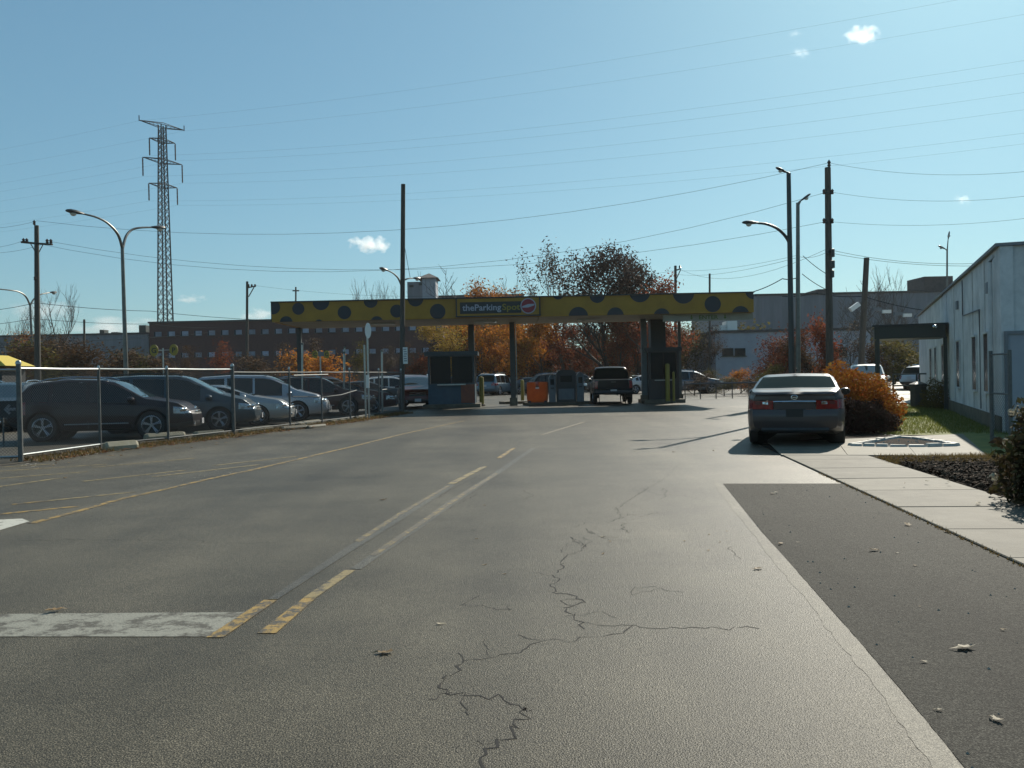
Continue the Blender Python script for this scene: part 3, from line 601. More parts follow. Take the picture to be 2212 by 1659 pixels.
# ENTER board under the fascia on the right
eb0, eb1 = P(1432, 685, CF + .4), P(1627, 681, CF + .4)
eb = MB().box(((eb0.x + eb1.x) / 2, CF + .42, ZB - .17), (eb1.x - eb0.x, .05, .32)).build('enter_board', M['soffit'], cn, world=True)
ec = P(1530, 680, CF + .38); te = text('ENTER', .26, M['signg'], eb, (ec.x, CF + .385, ZB - .25), bold=.004, align='CENTER', sx=1.15)
for sx in (-.78, .78):
    b = MB(); b.box((ec.x + sx, CF + .39, ZB - .12), (.05, .012, .13)); b.disc((ec.x + sx, CF + .396, ZB - .2), (0, -1, 0), 1, .012, poly=[(-.075, .03), (0, -.06), (.075, .03)]); b.build('arrow', M['signg'], eb, world=True)
for x, y, wd_, m in ((1422, 44.9, .75, 'boothd'), (1021, 45.6, .3, 'col'), (1109.5, 44.4, .26, 'col'), (1393, 43.8, .26, 'colg'), (650, 45.2, .22, 'col'), (1470, 44.6, .14, 'colg')):
    p = B(x, y); cl = MB().box((p.x, p.y, ZB / 2), (wd_, wd_, ZB - .002)).build('column', M[m], cn, world=True)
    MB().box((p.x, p.y, .2), (wd_ + .12, wd_ + .12, .4)).build('column_base', M['conc'], cl, world=True)
p = B(1117.3, 44.3); MB().tube([(p.x, p.y, 0), (p.x, p.y, ZB)], .025, 6).build('conduit', M['galv'], cn, world=True)
for x in (-6.2, -1.2, 3.8, 8.2): MB().box((x, 42.9, ZB - .04), (1.1, .5, .07)).build('ceiling_light', M['lens'], cn, world=True)
# --- attendants' booths
def booth(label, x0, x1, Y, h, mw, mlow, mo=None, dpt=1.9):
    a, c = B(x0, Y).x, B(x1, Y).x; W_ = c - a; bo = thing('ticket_booth', label, 'booth', ((a + c) / 2, Y + dpt / 2, 0))
    MB().box((0, 0, .09), (W_ + .5, dpt + .5, .18)).build('kerb_island', M['conc'], bo)
    MB().box((0, 0, .66), (W_, dpt, .96)).build('lower_panel', M[mlow], bo)
    for sx in (-1, 1):
        for sy in (-1, 1): MB().box((sx * (W_ / 2 - .05), sy * (dpt / 2 - .05), 1.14 + (h - 1.34) / 2), (.1, .1, h - 1.34)).build('corner_post', M[mw], bo)
    nw = 2
    for i in range(nw):
        cx_ = -W_ / 2 + .1 + (W_ - .2) * (i + .5) / nw
        f = MB().box((cx_, -dpt / 2 + .04, 1.14 + (h - 1.34) / 2), ((W_ - .2) / nw - .06, .02, h - 1.4)).build('window', M['pane'], bo)
        b = MB(); b.box((cx_, -dpt / 2 + .02, 1.17), ((W_ - .2) / nw, .05, .06)).box((cx_, -dpt / 2 + .02, h - .23), ((W_ - .2) / nw, .05, .06)); b.build('frame', M[mw], f)
    for sx in (-1, 1): MB().box((sx * (W_ / 2 - .03), 0, 1.14 + (h - 1.34) / 2), (.02, dpt - .24, h - 1.4)).build('window', M['pane'], bo)
    MB().box((0, 0, h - .1), (W_ + .3, dpt + .3, .2)).build('roof', M[mw], bo)
    MB().box((0, -dpt / 2 - .06, 1.13), (W_ * .6, .3, .05)).build('counter', M['galv'], bo)
    if mo: MB().box((W_ / 2 - .36, -dpt / 2 - .03, .68), (.66, .05, .9)).build('orange_panel', M[mo], bo)
    return bo
booth('dim teal ticket booth with an orange corner panel under the yellow canopy', 926, 1027, 43.0, 2.75, 'boothb', 'teal', 'oranged')
booth('dark ticket booth beside the right hand canopy column', 1402, 1468, 43.4, 2.75, 'boothd', 'boothd', None, 1.7)
# --- brick building with two rows of small pale windows
def facade(name, label, x0, x1, ytop, Y, depth, m, cat='building', z0=0):
    a, c = P(x0, ytop, Y), P(x1, ytop, Y); h = P((x0 + x1) / 2, ytop, Y).z
    t = thing(name, label, cat, ((a.x + c.x) / 2, Y + depth / 2, 0)); MB().box((0, 0, h / 2 - .3), (c.x - a.x, depth, h + .6)).build('wall', M[m], t)
    MB().box((0, 0, h + .12), (c.x - a.x + .3, depth + .3, .24)).build('roof_edge', M['roofd'], t); return t, h, c.x - a.x, depth
bk, bh, bwid, bd = facade('brick_building', 'dark red brick factory with two rows of small pale windows', 322, 955, 692, 125, 26, 'brick')
for j, yy in enumerate((722, 768.5)):
    for k in range(22):
        x = 341 + 28.9 * k; p = P(x, yy - (.021 + .004 * (1 - j)) * 28.9 * k * (1 if 1 else 0), 125)
        l = p - BASE[bk.name]
        f = MB().box((l.x, -bd / 2 - .01, l.z), (1.05, .06, .66)).build('window', M['winw'], bk)
        MB().box((l.x - .42, -bd / 2 - .045, l.z), (.16, .03, .66)).build('pane', M['pane'], f)
        MB().box((l.x, -bd / 2 - .05, l.z - .38), (1.25, .12, .1)).build('sill', M['roofd'], f)
p = P(489, 686, 127) - BASE[bk.name]; b = MB().tube([(p.x, 0, bh), (p.x, 0, p.z - .3)], .06, 6); b.box((p.x, -.2, p.z), (.5, .35, .7)); b.build('roof_vent', M['dtrim'], bk)
# roof house with its pyramid cap
g = P(897, 637, 125) - BASE[bk.name]; xa = P(878, 620, 125).x - BASE[bk.name].x; xb = P(917, 620, 125).x - BASE[bk.name].x; xc = P(940, 620, 125).x - BASE[bk.name].x
zt1, zt2, zt3 = P(897, 607, 125).z, P(925, 599, 125).z, P(920, 585, 125).z
ph = MB().box(((xa + xb) / 2, -bd / 2 + 3, (bh + zt1) / 2), (xb - xa, 4, zt1 - bh)).build('roof_house', M['wallg'], bk)
MB().box(((xb + xc) / 2 - .2, -bd / 2 + 3, (bh + zt2) / 2), (xc - xb + .4, 4.4, zt2 - bh)).build('stair_tower', M['wallw'], bk)
xm = (xb + xc) / 2 - .35; hw = (xc - xb) / 2 + .75
MB().add([(xm - hw, -bd / 2 + .4, zt2), (xm + hw, -bd / 2 + .4, zt2), (xm + hw, -bd / 2 + 5.6, zt2), (xm - hw, -bd / 2 + 5.6, zt2), (xm, -bd / 2 + 3, zt3)], [(0, 1, 4), (1, 2, 4), (2, 3, 4), (3, 0, 4), (3, 2, 1, 0)]).build('tower_roof', M['roofd'], bk)
for q0, q1, z in ((xa + .3, xa + .9, zt1 - .6), (xb - .9, xb + .1, zt1 - .35)): MB().box(((q0 + q1) / 2, -bd / 2 + .97, z), (q1 - q0, .08, .35)).build('vent', M['dtrim'], ph)
wh, whh, _, whd = facade('warehouse', 'low grey warehouse with small roof vents behind the far left trees', -420, 321, 729, 128, 30, 'wallg')
for x0, x1, y0 in ((213, 223, 713), (298, 313, 703), (238, 252, 718), (60, 66, 722)):
    a, c = P(x0, y0, 130), P(x1, y0, 130); l = a - BASE[wh.name]; MB().box((l.x + (c.x - a.x) / 2, -whd / 2 + 3, (whh + a.z) / 2), (c.x - a.x, 1.4, a.z - whh + .1)).build('roof_vent', M['dtrim'], wh)
fb, fbh, _, fbd = facade('office_block', 'long blue grey flat roofed block seen above the sign behind the canopy', 937, 1130, 640, 140, 20, 'wallg')
# --- pale buildings at the right
lg, lgh, lgw, lgd = facade('industrial_hall', 'wide pale grey industrial hall behind the utility poles on the right', 1632, 2130, 634, 112, 40, 'wallg')
for x0, x1, y0 in ((1758, 1785, 628), (1985, 2046, 601)):
    a, c = P(x0, y0, 116), P(x1, y0, 116); l = a - BASE[lg.name]; MB().box((l.x + (c.x - a.x) / 2, -lgd / 2 + 5, (lgh + a.z) / 2), (c.x - a.x, 5, a.z - lgh + .1)).build('roof_unit', M['roofd'], lg)
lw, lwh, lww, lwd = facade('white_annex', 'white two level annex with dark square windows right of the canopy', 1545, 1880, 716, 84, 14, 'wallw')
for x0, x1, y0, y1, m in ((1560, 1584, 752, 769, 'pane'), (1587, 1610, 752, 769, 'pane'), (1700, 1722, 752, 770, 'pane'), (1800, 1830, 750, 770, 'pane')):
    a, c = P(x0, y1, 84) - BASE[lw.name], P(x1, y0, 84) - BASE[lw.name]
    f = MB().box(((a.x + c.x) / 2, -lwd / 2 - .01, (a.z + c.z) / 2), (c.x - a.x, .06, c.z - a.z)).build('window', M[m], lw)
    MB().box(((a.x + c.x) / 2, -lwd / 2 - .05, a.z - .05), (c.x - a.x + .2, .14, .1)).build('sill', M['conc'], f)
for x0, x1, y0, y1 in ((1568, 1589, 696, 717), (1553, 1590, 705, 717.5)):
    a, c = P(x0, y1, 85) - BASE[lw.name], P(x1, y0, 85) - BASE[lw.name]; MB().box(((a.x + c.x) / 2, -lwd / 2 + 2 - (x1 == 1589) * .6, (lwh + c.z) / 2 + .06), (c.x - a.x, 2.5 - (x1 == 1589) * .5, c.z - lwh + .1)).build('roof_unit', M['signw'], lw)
# ================================================================ FENCES, POLES, LAMPS, WIRES
def link_wire(b, a, c, z0, z1, pitch=.062, r=.0029):
    d = c - a; L_ = Vector((d.x, d.y, 0)).length; h = z1 - z0; ux = Vector((d.x, d.y, 0)) / L_
    n = int((L_ + h) / pitch)
    off = Vector((-ux.y, ux.x, 0)) * .004
    for sgn in (1, -1):
        for i in range(n + 1):
            s_ = i * pitch - h; pa, pb = (s_, 0.0), (s_ + h, h)
            if pa[0] < 0: pa = (0, -s_)
            if pb[0] > L_: pb = (L_, L_ - s_)
            if pb[1] - pa[1] < .02: continue
            q = []
            for s2, z in (pa, pb):
                ss = s2 if sgn == 1 else L_ - s2; q.append(Vector((a.x, a.y, 0)) + ux * ss + Vector((0, 0, z0 + z)) + off * sgn)
            b.tube(q, r, 3, cap=False)
    return b
fe = thing('chain_link_fence', 'chain link fence with a bright top rail along the left side of the road', 'fence', FB[0])
RZ = 1.82
for i, p in enumerate(FB):
    hh, rr = (1.93, .048) if i in (0, 3) else ((1.86, .03) if i not in (5,) else (1.72, .026))
    po = MB().tube([p + Vector((0, 0, -.03)), p + Vector((0, 0, hh))], rr, 10).build('fence_post', M['post'], fe, True, world=True)
    MB().lathe([(0, .05), (rr * .8, .035), (rr * 1.15, 0), (rr * 1.15, -.03)], p + Vector((0, 0, hh)), n=10).build('post_cap', M['galv'], po, True, world=True)
    if i < len(FB) - 1:
        n = FB[i + 1]
        zr = RZ if i < 3 else 1.74
        m = 'galv' if i < 3 else 'post'
        MB().tube([p + Vector((0, 0, zr)), p.lerp(n, .5) + Vector((0, 0, zr - .008)), n + Vector((0, 0, zr))], .024 if i < 3 else .02, 8).build('top_rail', M[m], fe, True, world=True)
        MB().tube([p + Vector((0, 0, .13)), n + Vector((0, 0, .13))], .022 if i in (0,) else .016, 8).build('bottom_rail', M['galv' if i == 0 else 'post'], fe, True, world=True)
        link_wire(MB(), p, n, .06, zr, .062 if i < 4 else .085).build('chain_link', M['wire'], fe, world=True)
        if i == 0:
            e = p.lerp(n, .0)
# run continuing to the left out of the picture
p0, p1 = FB[0], Vector((-14.5, 15.4, 0))
for z in (RZ - .03, .1): MB().tube([p0 + Vector((0, 0, z)), p1 + Vector((0, 0, z))], .022, 8).build('top_rail' if z > 1 else 'bottom_rail', M['galv'], fe, True, world=True)
link_wire(MB(), p1, p0, .06, RZ - .03).build('chain_link', M['wire'], fe, world=True)
MB().tube([p1, p1 + Vector((0, 0, 1.9))], .035, 10).build('fence_post', M['post'], fe, True, world=True)
# loose rail piece bent across the middle bays and a patched frame
q = [P(632, 857, 28.6), P(705, 857, 29.6), P(737, 853, 30.2), P(770, 843, 31.0)]; MB().tube(q, .022, 6).build('bent_rail', M['post'], fe, True, world=True)
for y in (884 / 1.0,): pass
q = [P(634, 811, 27.2), P(708, 809, 29.2)]; MB().tube(q, .022, 6).build('cross_rail', M['post'], fe, True, world=True)
q = [P(825, 842, 34.3), P(866, 837.5, 37)]; MB().tube(q, .022, 6).build('cross_rail', M['post'], fe, True, world=True)
# far fence right of the booth
ff = thing('far_fence', 'low wire fence on the far side of the lot right of the dark booth', 'fence', B(1560, 48.5))
FF = [B(x, 48.5) for x in (1480, 1513, 1547, 1582, 1618, 1655)]
for i, p in enumerate(FF):
    MB().tube([p, p + Vector((0, 0, 1.02))], .03, 6).build('fence_post', M['post'], ff, world=True)
    if i < len(FF) - 1:
        MB().tube([p + Vector((0, 0, .86)), FF[i + 1] + Vector((0, 0, .86))], .05, 6).build('top_rail', M['kiosk'], ff, world=True)
        link_wire(MB(), p, FF[i + 1], .05, .84, .12, .004).build('chain_link', M['wire'], ff, world=True)
# timber / concrete wheel stops and white kerb pieces
def stopblock(a, c, h, wd_, m, label):
    v = c - a; b = MB(); L_ = v.length; k = min(.06, wd_ * .3)
    prof = [(-wd_ / 2, 0), (wd_ / 2, 0), (wd_ / 2, h * .5), (wd_ / 2 - k, h), (-wd_ / 2 + k, h), (-wd_ / 2, h * .5)]; n = len(prof)
    b.add([(x, y, z) for x, sh in ((-L_ / 2, .0), (-L_ / 2 + .06, 1), (L_ / 2 - .06, 1), (L_ / 2, .0)) for y, z in [(py * (.8 + .2 * sh), pz * (.85 + .15 * sh)) for py, pz in prof]],
          [tuple(range(n)), tuple(3 * n + k_ for k_ in range(n - 1, -1, -1))] + [(j * n + k_, (j + 1) * n + k_, (j + 1) * n + (k_ + 1) % n, j * n + (k_ + 1) % n) for j in range(3) for k_ in range(n)])
    b.f = [f[::-1] for f in b.f]
    o = b.build('wheel_stop', M[m]); o.location = ((a.x + c.x) / 2, (a.y + c.y) / 2, 0); o.rotation_euler = (0, 0, math.atan2(v.y, v.x)); BASE[o.name] = o.location
    return tag(o, label, 'wheel stop', 'concrete wheel stops along the fence')
stopblock(G(225, 975), G(296, 969), .2, .2, 'stop', 'bright cream wheel stop behind the second fence post under the plum car')
stopblock(G(313, 951), G(398, 945), .17, .22, 'stop', 'weathered tan wheel stop just left of the third fence post')
stopblock(G(420, 946), G(482, 941), .17, .22, 'stop', 'tan wheel stop in front of the slate car left of the tall fence post')
stopblock(G(520, 937), G(585, 929), .15, .22, 'stop', 'dull tan wheel stop right of the tall fence post')
stopblock(G(642, 921), G(690, 915), .15, .2, 'stop', 'narrow tan wheel stop in front of the light grey car')
stopblock(G(608, 930), G(663, 925.5), .12, .13, 'conc2', 'pale kerb timber lying outside the fence, its left piece')
stopblock(G(665, 926), G(702, 922), .1, .13, 'conc2', 'pale kerb timber lying outside the fence, its right piece')
stopblock(G(712, 913), G(760, 907), .12, .2, 'stop', 'tan wheel stop in front of the maroon car')
stopblock(G(768, 906), G(805, 901), .12, .2, 'stop', 'small tan wheel stop left of the wooden pole')
stopblock(G(815, 899), G(850, 893), .12, .16, 'conc2', 'pale wheel stop right beside the foot of the wooden pole')
MB_ = MB
# --- poles
def wpole(name, label, cat, xt, yt, xb, Y, r0, r1, m='wood', group=None):
    t, b_ = P(xt, yt, Y), B(xb, Y); o = thing(name, label, cat, b_, 0, group)
    MB().tube([b_ - Vector((0, 0, .1)), b_.lerp(t, .5), t], [r0, (r0 + r1) / 2, r1], 12).build('pole', M[m], o, True, world=True); return o, b_, t
def insul(o, p, r=.07, h=.22, par=None): return MB().lathe([(0, 0), (r * .5, .01), (r, h * .25), (r * .55, h * .4), (r, h * .6), (r * .5, h * .8), (0, h)], p, n=8).build('insulator', M['ins'], par or o, True, world=True)
u1, b1, t1_ = wpole('utility_pole', 'dark wooden utility pole with one crossarm at the far left', 'utility pole', 79, 487, 82, 55, .2, .13)
d1 = P(80, 478, 55); insul(u1, t1_ - Vector((.14, 0, -.02)), .1, .34)
ca = MB().tube([P(46, 523, 55.2), P(80, 526, 55), P(113, 528, 54.8)], .07, 6).build('crossarm', M['wood'], u1, world=True)
for x in (51, 58, 102, 110): insul(u1, P(x, 525 + (x - 80) * .03, 55), .11, .3, ca)
for x, xx in ((66, 77), (94, 84)): MB().tube([P(x, 526, 54.9), P(xx, 545, 54.85)], .03, 5).build('brace', M['pyl'], u1, world=True)
for y, x in ((606, 76),): insul(u1, P(x, y, 54.8), .1, .3)
u2, b2, t2_ = wpole('utility_pole', 'slim dark pole with a side bracket rising behind the brick factory roof', 'utility pole', 534, 608, 533, 95, .17, .13)
MB().tube([P(534, 622, 95), P(552, 618, 95)], .07, 5).build('crossarm', M['wood'], u2, world=True); MB().tube([P(551, 616, 95), P(537, 641, 95)], .06, 5).build('brace', M['wood'], u2, world=True)
for x in (537, 544, 551): insul(u2, P(x, 620, 95), .14, .35)
u3, b3, t3_ = wpole('wooden_pole', 'tall bare wooden pole standing at the fence end in front of the yellow canopy', 'pole', 871, 398, 868, 38.8, .12, .095)
sg = MB().box(P(875.5, 768, 38.55) , (.2, .03, .72)).build('sign_plate', M['signw'], u3, world=True)
b = MB()
for k in range(6):
    for j in range(3): b.box(P(875.5, 768, 38.55) + Vector((-.045 + j * .045 + .01 * ((k * 7 + j * 3) % 3 - 1), -.02, .27 - k * .1)), (.03, .008, .055))
b.build('sign_marks', M['kiosk'], sg, world=True)
u4, b4, t4_ = wpole('utility_pole', 'tall utility pole crowded with brackets and a transformer right of the lamp posts', 'utility pole', 1788, 362, 1793, 45, .2, .15)
insul(u4, P(1791, 361, 45), .1, .4)
for y, dx in ((417, 1), (480, 1), (480, -1), (417, -1)):
    MB().tube([P(1789, y, 44.9), P(1789 + dx * 9, y + 1, 44.8)], .045, 5).build('bracket', M['pyl'], u4, world=True); insul(u4, P(1789 + dx * 9, y + 3, 44.8), .09, .3)
for x, y0, y1, r in ((1799, 537, 556, .1), (1798, 562, 580, .13), (1799, 583, 600, .08), (1787, 540, 549, .09)):
    MB().lathe([(0, 0), (r, .03), (r, abs(y1 - y0) * .0237 - .03), (0, abs(y1 - y0) * .0237)], P(x, y1, 44.75), n=10).build('transformer' if r > .12 else 'cutout', M['lampd'], u4, True, world=True)
u5, b5, t5_ = wpole('utility_pole', 'short leaning dark pole behind the orange bush near the porch', 'utility pole', 1872, 557, 1857, 50, .19, .15)
MB().tube([P(1866, 640, 50), P(1862, 700, 50), P(1893, 735, 50)], .05, 5).build('brace', M['wood'], u5, world=True)
MB().box(P(1846, 663, 49.7), (.6, .25, .25), 0, Matrix.Rotation(R(-35), 3, 'Y')).build('cutout', M['signw'], u5, world=True)
for k, (x, y) in enumerate(((1895, 640), (1915, 645), (1940, 650), (1960, 653), (1985, 656))):
    MB().box(P(x, y + 28, 52 + k), (.5, .2, .2)).build('splice_box', M['signw' if k % 2 else 'kiosk'], u5, world=True)
u6, b6, t6_ = wpole('utility_pole', 'thin distant pole with a bracket above the dotted fascia right of the dark tree', 'utility pole', 1459, 574, 1459, 88, .16, .13)
MB().tube([P(1460, 584, 88), P(1469, 581, 88), P(1470, 583, 88)], .07, 5).build('crossarm', M['wood'], u6, world=True); MB().tube([P(1470, 583, 88), P(1461, 603, 88)], .05, 5).build('brace', M['wood'], u6, world=True); insul(u6, P(1469, 580, 88), .14, .35)
u7, b7, t7_ = wpole('utility_pole', 'bare thin distant post above the right end of the dotted canopy', 'utility pole', 1533, 591, 1533, 80, .1, .09)
u8, b8, t8_ = wpole('utility_pole', 'faint distant post with a crossbar above the left part of the canopy', 'utility pole', 639, 620, 639, 130, .14, .12)
MB().tube([P(632, 628, 130), P(646, 628, 130)], .1, 4).build('crossarm', M['wood'], u8, world=True)
u9, b9, t9_ = wpole('utility_pole', 'thin short pole with one cable behind the far left warehouse tree', 'utility pole', 182, 690, 182, 88, .12, .1)
MB().tube([P(180, 694, 88), P(184, 694, 88)], .1, 4).build('crossarm', M['wood'], u9, world=True)
# --- street lamps
def head(o, p, dirv, lensdown=True, s_=1.0):
    d = Vector(dirv).normalized(); a = Vector((-d.y, d.x, 0)).normalized(); b = MB()
    prof = [(-.32, .05, .05), (-.2, .1, .07), (.0, .17, .1), (.22, .16, .1), (.36, .09, .06), (.4, .02, .02)]; vs = []; n = 10
    for x, wy, hz in prof:
        for k in range(n): t = 2 * math.pi * k / n; vs.append(p + d * x * s_ + a * wy * s_ * math.cos(t) + Vector((0, 0, hz * s_ * math.sin(t) * (1 if math.sin(t) > 0 else .6))))
    fs = [(i * n + k, i * n + (k + 1) % n, (i + 1) * n + (k + 1) % n, (i + 1) * n + k) for i in range(len(prof) - 1) for k in range(n)] + [tuple(range(n))[::-1], tuple(range((len(prof) - 1) * n, len(prof) * n))]
    h = b.add(vs, fs).build('lamp_head', M['lampd'], o, True, world=True)
    MB().lathe([(0, -.12 * s_), (.09 * s_, -.09 * s_), (.13 * s_, -.02 * s_), (.12 * s_, 0)], p + d * .1 * s_ - Vector((0, 0, .05 * s_)), n=10).build('lens', M['lens'], h, True, world=True)
def lamp(label, xb, Y, r0, fork, arms, group=None, m='lamp', top=None):
    b_ = B(xb, Y); f = P(*fork, Y); o = thing('street_lamp', label, 'street lamp', b_, 0, group); tp = P(*top, Y) if top else f
    MB().tube([b_, b_.lerp(tp, .5), tp], [r0, r0 * .82, r0 * .66], 10).build('pole', M[m], o, True, world=True)
    MB().box(b_ + Vector((0, 0, .15)), (r0 * 4, r0 * 4, .3)).build('base_plate', M['conc'], o, world=True)
    for pts, hd in arms:
        q = [P(x, y, Y + dy) for x, y, dy in pts]; s_ = []
        for i in range(len(q) - 1):
            p_ = [q[max(i - 1, 0)], q[i], q[i + 1], q[min(i + 2, len(q) - 1)]]
            for k in range(4):
                t = k / 4; s_.append(.5 * ((2 * p_[1]) + (p_[2] - p_[0]) * t + (2 * p_[0] - 5 * p_[1] + 4 * p_[2] - p_[3]) * t * t + (3 * p_[1] - p_[0] - 3 * p_[2] + p_[3]) * t ** 3))
        s_.append(q[-1]); n = len(s_)
        MB().tube(s_, [r0 * .6 * (1 - .45 * i / n) for i in range(n)], 8).build('arm', M[m], o, True, world=True)
        if hd: d = (s_[-1] - s_[-3]).normalized(); d.z *= .6; head(o, s_[-1] + d.normalized() * .3 * hd, d, s_=hd)
    return o
lamp('tall double armed street lamp rising left of the lattice pylon', 275, 43, .12, (264, 530), [([(264, 536, 0), (255, 507, -.4), (235, 484, -.9), (210, 470, -1.4), (180, 462, -1.9)], 1.15), ([(265, 536, 0), (272, 511, .3), (284, 497, .7), (302, 492, 1.1), (328, 491, 1.7)], 1.15)])
lamp('double armed street lamp partly hidden by the far left utility pole', 74, 76, .13, (65, 655), [([(65, 660, 0), (56, 641, -.6), (42, 631, -1.3), (22, 627, -2.2), (-8, 624, -3.2)], 1.2), ([(65, 660, 0), (74, 645, .5), (88, 636, 1.1), (108, 632, 2.2)], 1.2)])
lamp('double armed street lamp peeping out behind the tall bare wooden pole', 868, 68, .13, (867, 610), [([(867, 616, 0), (860, 601, -.3), (850, 591, -.8), (839, 585, -1.2)], 1.25), ([(867, 616, 0), (873, 606, .3), (881, 602, .6), (893, 601, 1.2)], 1.25)])
sl = lamp('tall street lamp with a long curved arm beside the dark sedan', 1712, 27.3, .1, (1703.5, 374), [([(1708, 535, 0), (1703, 520, 0), (1692, 505, 0), (1676, 492, 0), (1655, 484, 0), (1637, 482, 0)], .7), ([(1704, 376, 0), (1700, 373, 0)], .55)], m='lampd')
lamp('second tall lamp post just right of the curved arm lamp', 1724, 39.7, .12, (1723.5, 438), [([(1724, 442, 0), (1727, 437, 0), (1729, 434.5, 0)], .8)])
lamp('small twin headed lamp above the white building roof', 2045, 95, .13, (2046, 540), [([(2046, 545, 0), (2047, 530, 0), (2048, 518, 0)], 1.3), ([(2046, 541, 0), (2042, 538, 0)], 1.2)])
# --- lattice pylon
PY = 150.0; pb = B(360, PY); pt = P(350, 262, PY); pyh = pt.z
pyo = thing('lattice_pylon', 'tall steel lattice pylon carrying the high voltage wires', 'pylon', pb)
ax = Vector((.62, .78, 0)).normalized(); ay = Vector((-ax.y, ax.x, 0))       # arm direction, line direction
hwid = lambda z: 1.05 - .62 * min(1, z / pyh)
def corner(z, i): s1_, s2_ = ((-1, -1), (1, -1), (1, 1), (-1, 1))[i]; h = hwid(z); p = pb.lerp(pt, z / pyh); return Vector((p.x, p.y, z)) + ax * s1_ * h + ay * s2_ * h
for i in range(4): MB().tube([corner(0, i), corner(pyh - .6, i)], [.14, .11], 4).build('tower_leg', M['pyl'], pyo, world=True)
b = MB(); z = 0.0
while z < pyh - 2:
    dz = 2 * hwid(z) * .95
    for i in range(4):
        a0, a1, c0_, c1_ = corner(z, i), corner(z + dz, i), corner(z, (i + 1) % 4), corner(z + dz, (i + 1) % 4)
        b.tube([a0, c1_], .055, 3, False); b.tube([c0_, a1], .055, 3, False)
    z += dz
tag(b.build('lattice_brace', M['pyl'], pyo, world=True), kind='stuff')
ATT = []
for y, half, drop in ((272, 4.1, 0), (305, 2.35, 2.9), (349, 3.6, 3.1), (402, 2.6, 2.9)):
    zc = P(350, y, PY).z; c = Vector((pb.lerp(pt, zc / pyh).x, pb.lerp(pt, zc / pyh).y, zc))
    b = MB()
    for s_ in (-1, 1):
        tip = c + ax * half * s_ + Vector((0, 0, .1))
        for o_ in (-.4, .4):
            b.tube([c + ay * o_ + Vector((0, 0, -.35)), tip], .06, 4); b.tube([c + ay * o_ + Vector((0, 0, .45)), tip], .06, 4)
        for k in range(1, 6):
            f_ = k / 6; b.tube([(c + Vector((0, 0, -.35))).lerp(tip, f_) + ay * .4 * (1 - f_), (c + Vector((0, 0, .45))).lerp(tip, min(1, f_ + .1)) - ay * .4 * (1 - f_)], .04, 3, False)
    arm = b.build('crossarm', M['pyl'], pyo, world=True)
    for s_ in (-1, 1):
        tip = c + ax * half * s_
        if drop:
            b = MB(); prof = []
            for k in range(13): prof += [(.16, -drop * k / 13 - .02), (.07, -drop * (k + .5) / 13)]
            b.lathe([(0, 0)] + prof + [(0, -drop)], tip, n=6).build('insulator', M['ins'], arm, True, world=True)
        else: MB().tube([tip, tip + Vector((0, 0, .9))], .08, 4).build('earth_wire_peak', M['pyl'], arm, world=True)
        ATT.append(tip - Vector((0, 0, drop)))
def wire(pts, r, label, group): o = MB().tube(pts, r, 4, False).build('power_line', M['cable'], None); return tag(o, label, 'power line', group)
def span(a, c, sag, n=24): return [a.lerp(c, i / n) - Vector((0, 0, sag * 4 * (i / n) * (1 - i / n))) for i in range(n + 1)]
nm = ['topmost', 'topmost', 'upper arm', 'upper arm', 'middle arm', 'middle arm', 'lower arm', 'lower arm']
for i, t in enumerate(ATT):
    side = ('near', 'far')[i % 2]
    e = t + Vector((215, -105, 0)); wire(span(t, e, 6.5 - (1.5 if i < 2 else 0)), .007, 'thin high voltage wire running right from the pylon, %s tip on its %s side' % (nm[i], side), 'high voltage wires')
    e = t + Vector((-230, 95, 14)); wire(span(t, e, 6), .007, 'thin high voltage wire running left from the pylon, %s tip on its %s side' % (nm[i], side), 'high voltage wires')
def dspan(pts, r, label, grp='overhead cables', sag=None):
    q = []
    for i in range(len(pts) - 1):
        a, c = P(*pts[i]), P(*pts[i + 1]); q += span(a, c, sag[i] if sag else .0, 14)[:-1]
    q.append(P(*pts[-1])); return wire(q, r, label, grp)
dspan([(-60, 492, 62), (80, 477, 55), (1790, 352, 45)], .008, 'overhead wire from the left pole top across to the right utility pole top', sag=[.2, 2.0])
dspan([(-60, 535, 60), (51, 520, 55), (1783, 416, 45)], .008, 'overhead wire from the crossarm left tip to the right pole upper bracket', sag=[.2, 2.9])
dspan([(-60, 545, 60), (110, 522, 55), (1784, 479, 45)], .008, 'overhead wire from the crossarm right tip to the right pole lower bracket', sag=[.3, 2.1])
dspan([(-60, 674, 62), (78, 654, 55), (325, 672, 62), (590, 692, 75)], .016, 'thick dark cable sagging past the double lamp into the canopy edge', sag=[.1, .1, .1])
dspan([(-60, 703, 62), (70, 688, 55), (325, 700, 64), (470, 708, 80)], .014, 'lower dark cable crossing the bare tree at the far left', sag=[.1, .1, .1])
dspan([(-60, 748, 60), (90, 746, 55), (200, 736, 58), (470, 716, 80)], .014, 'black cable drooping in front of the low grey warehouse', sag=[.1, .1, .1])
dspan([(552, 617, 95), (900, 640, 100), (1470, 582, 88), (1786, 538, 45), (2260, 556, 40)], .009, 'cable linking the slim left pole to the thin bracket pole and the transformer pole', sag=[.3, .6, 1.2, .5])
dspan([(1470, 585, 88), (1720, 552, 60), (1786, 545, 45), (2260, 566, 40)], .009, 'second cable below it running into the transformer pole', sag=[.3, .2, .4])
dspan([(1459, 592, 88), (1724, 556, 39.7)], .008, 'thin wire from the bracket pole to the second lamp post', sag=[.4])
dspan([(1735, 553, 39.7), (1786, 592, 44)], .02, 'short slack cable between the second lamp and the transformer pole, upper one', sag=[.05]); dspan([(1733, 592, 39.7), (1786, 626, 44)], .02, 'short slack cable between the second lamp and the transformer pole, lower one', sag=[.05])
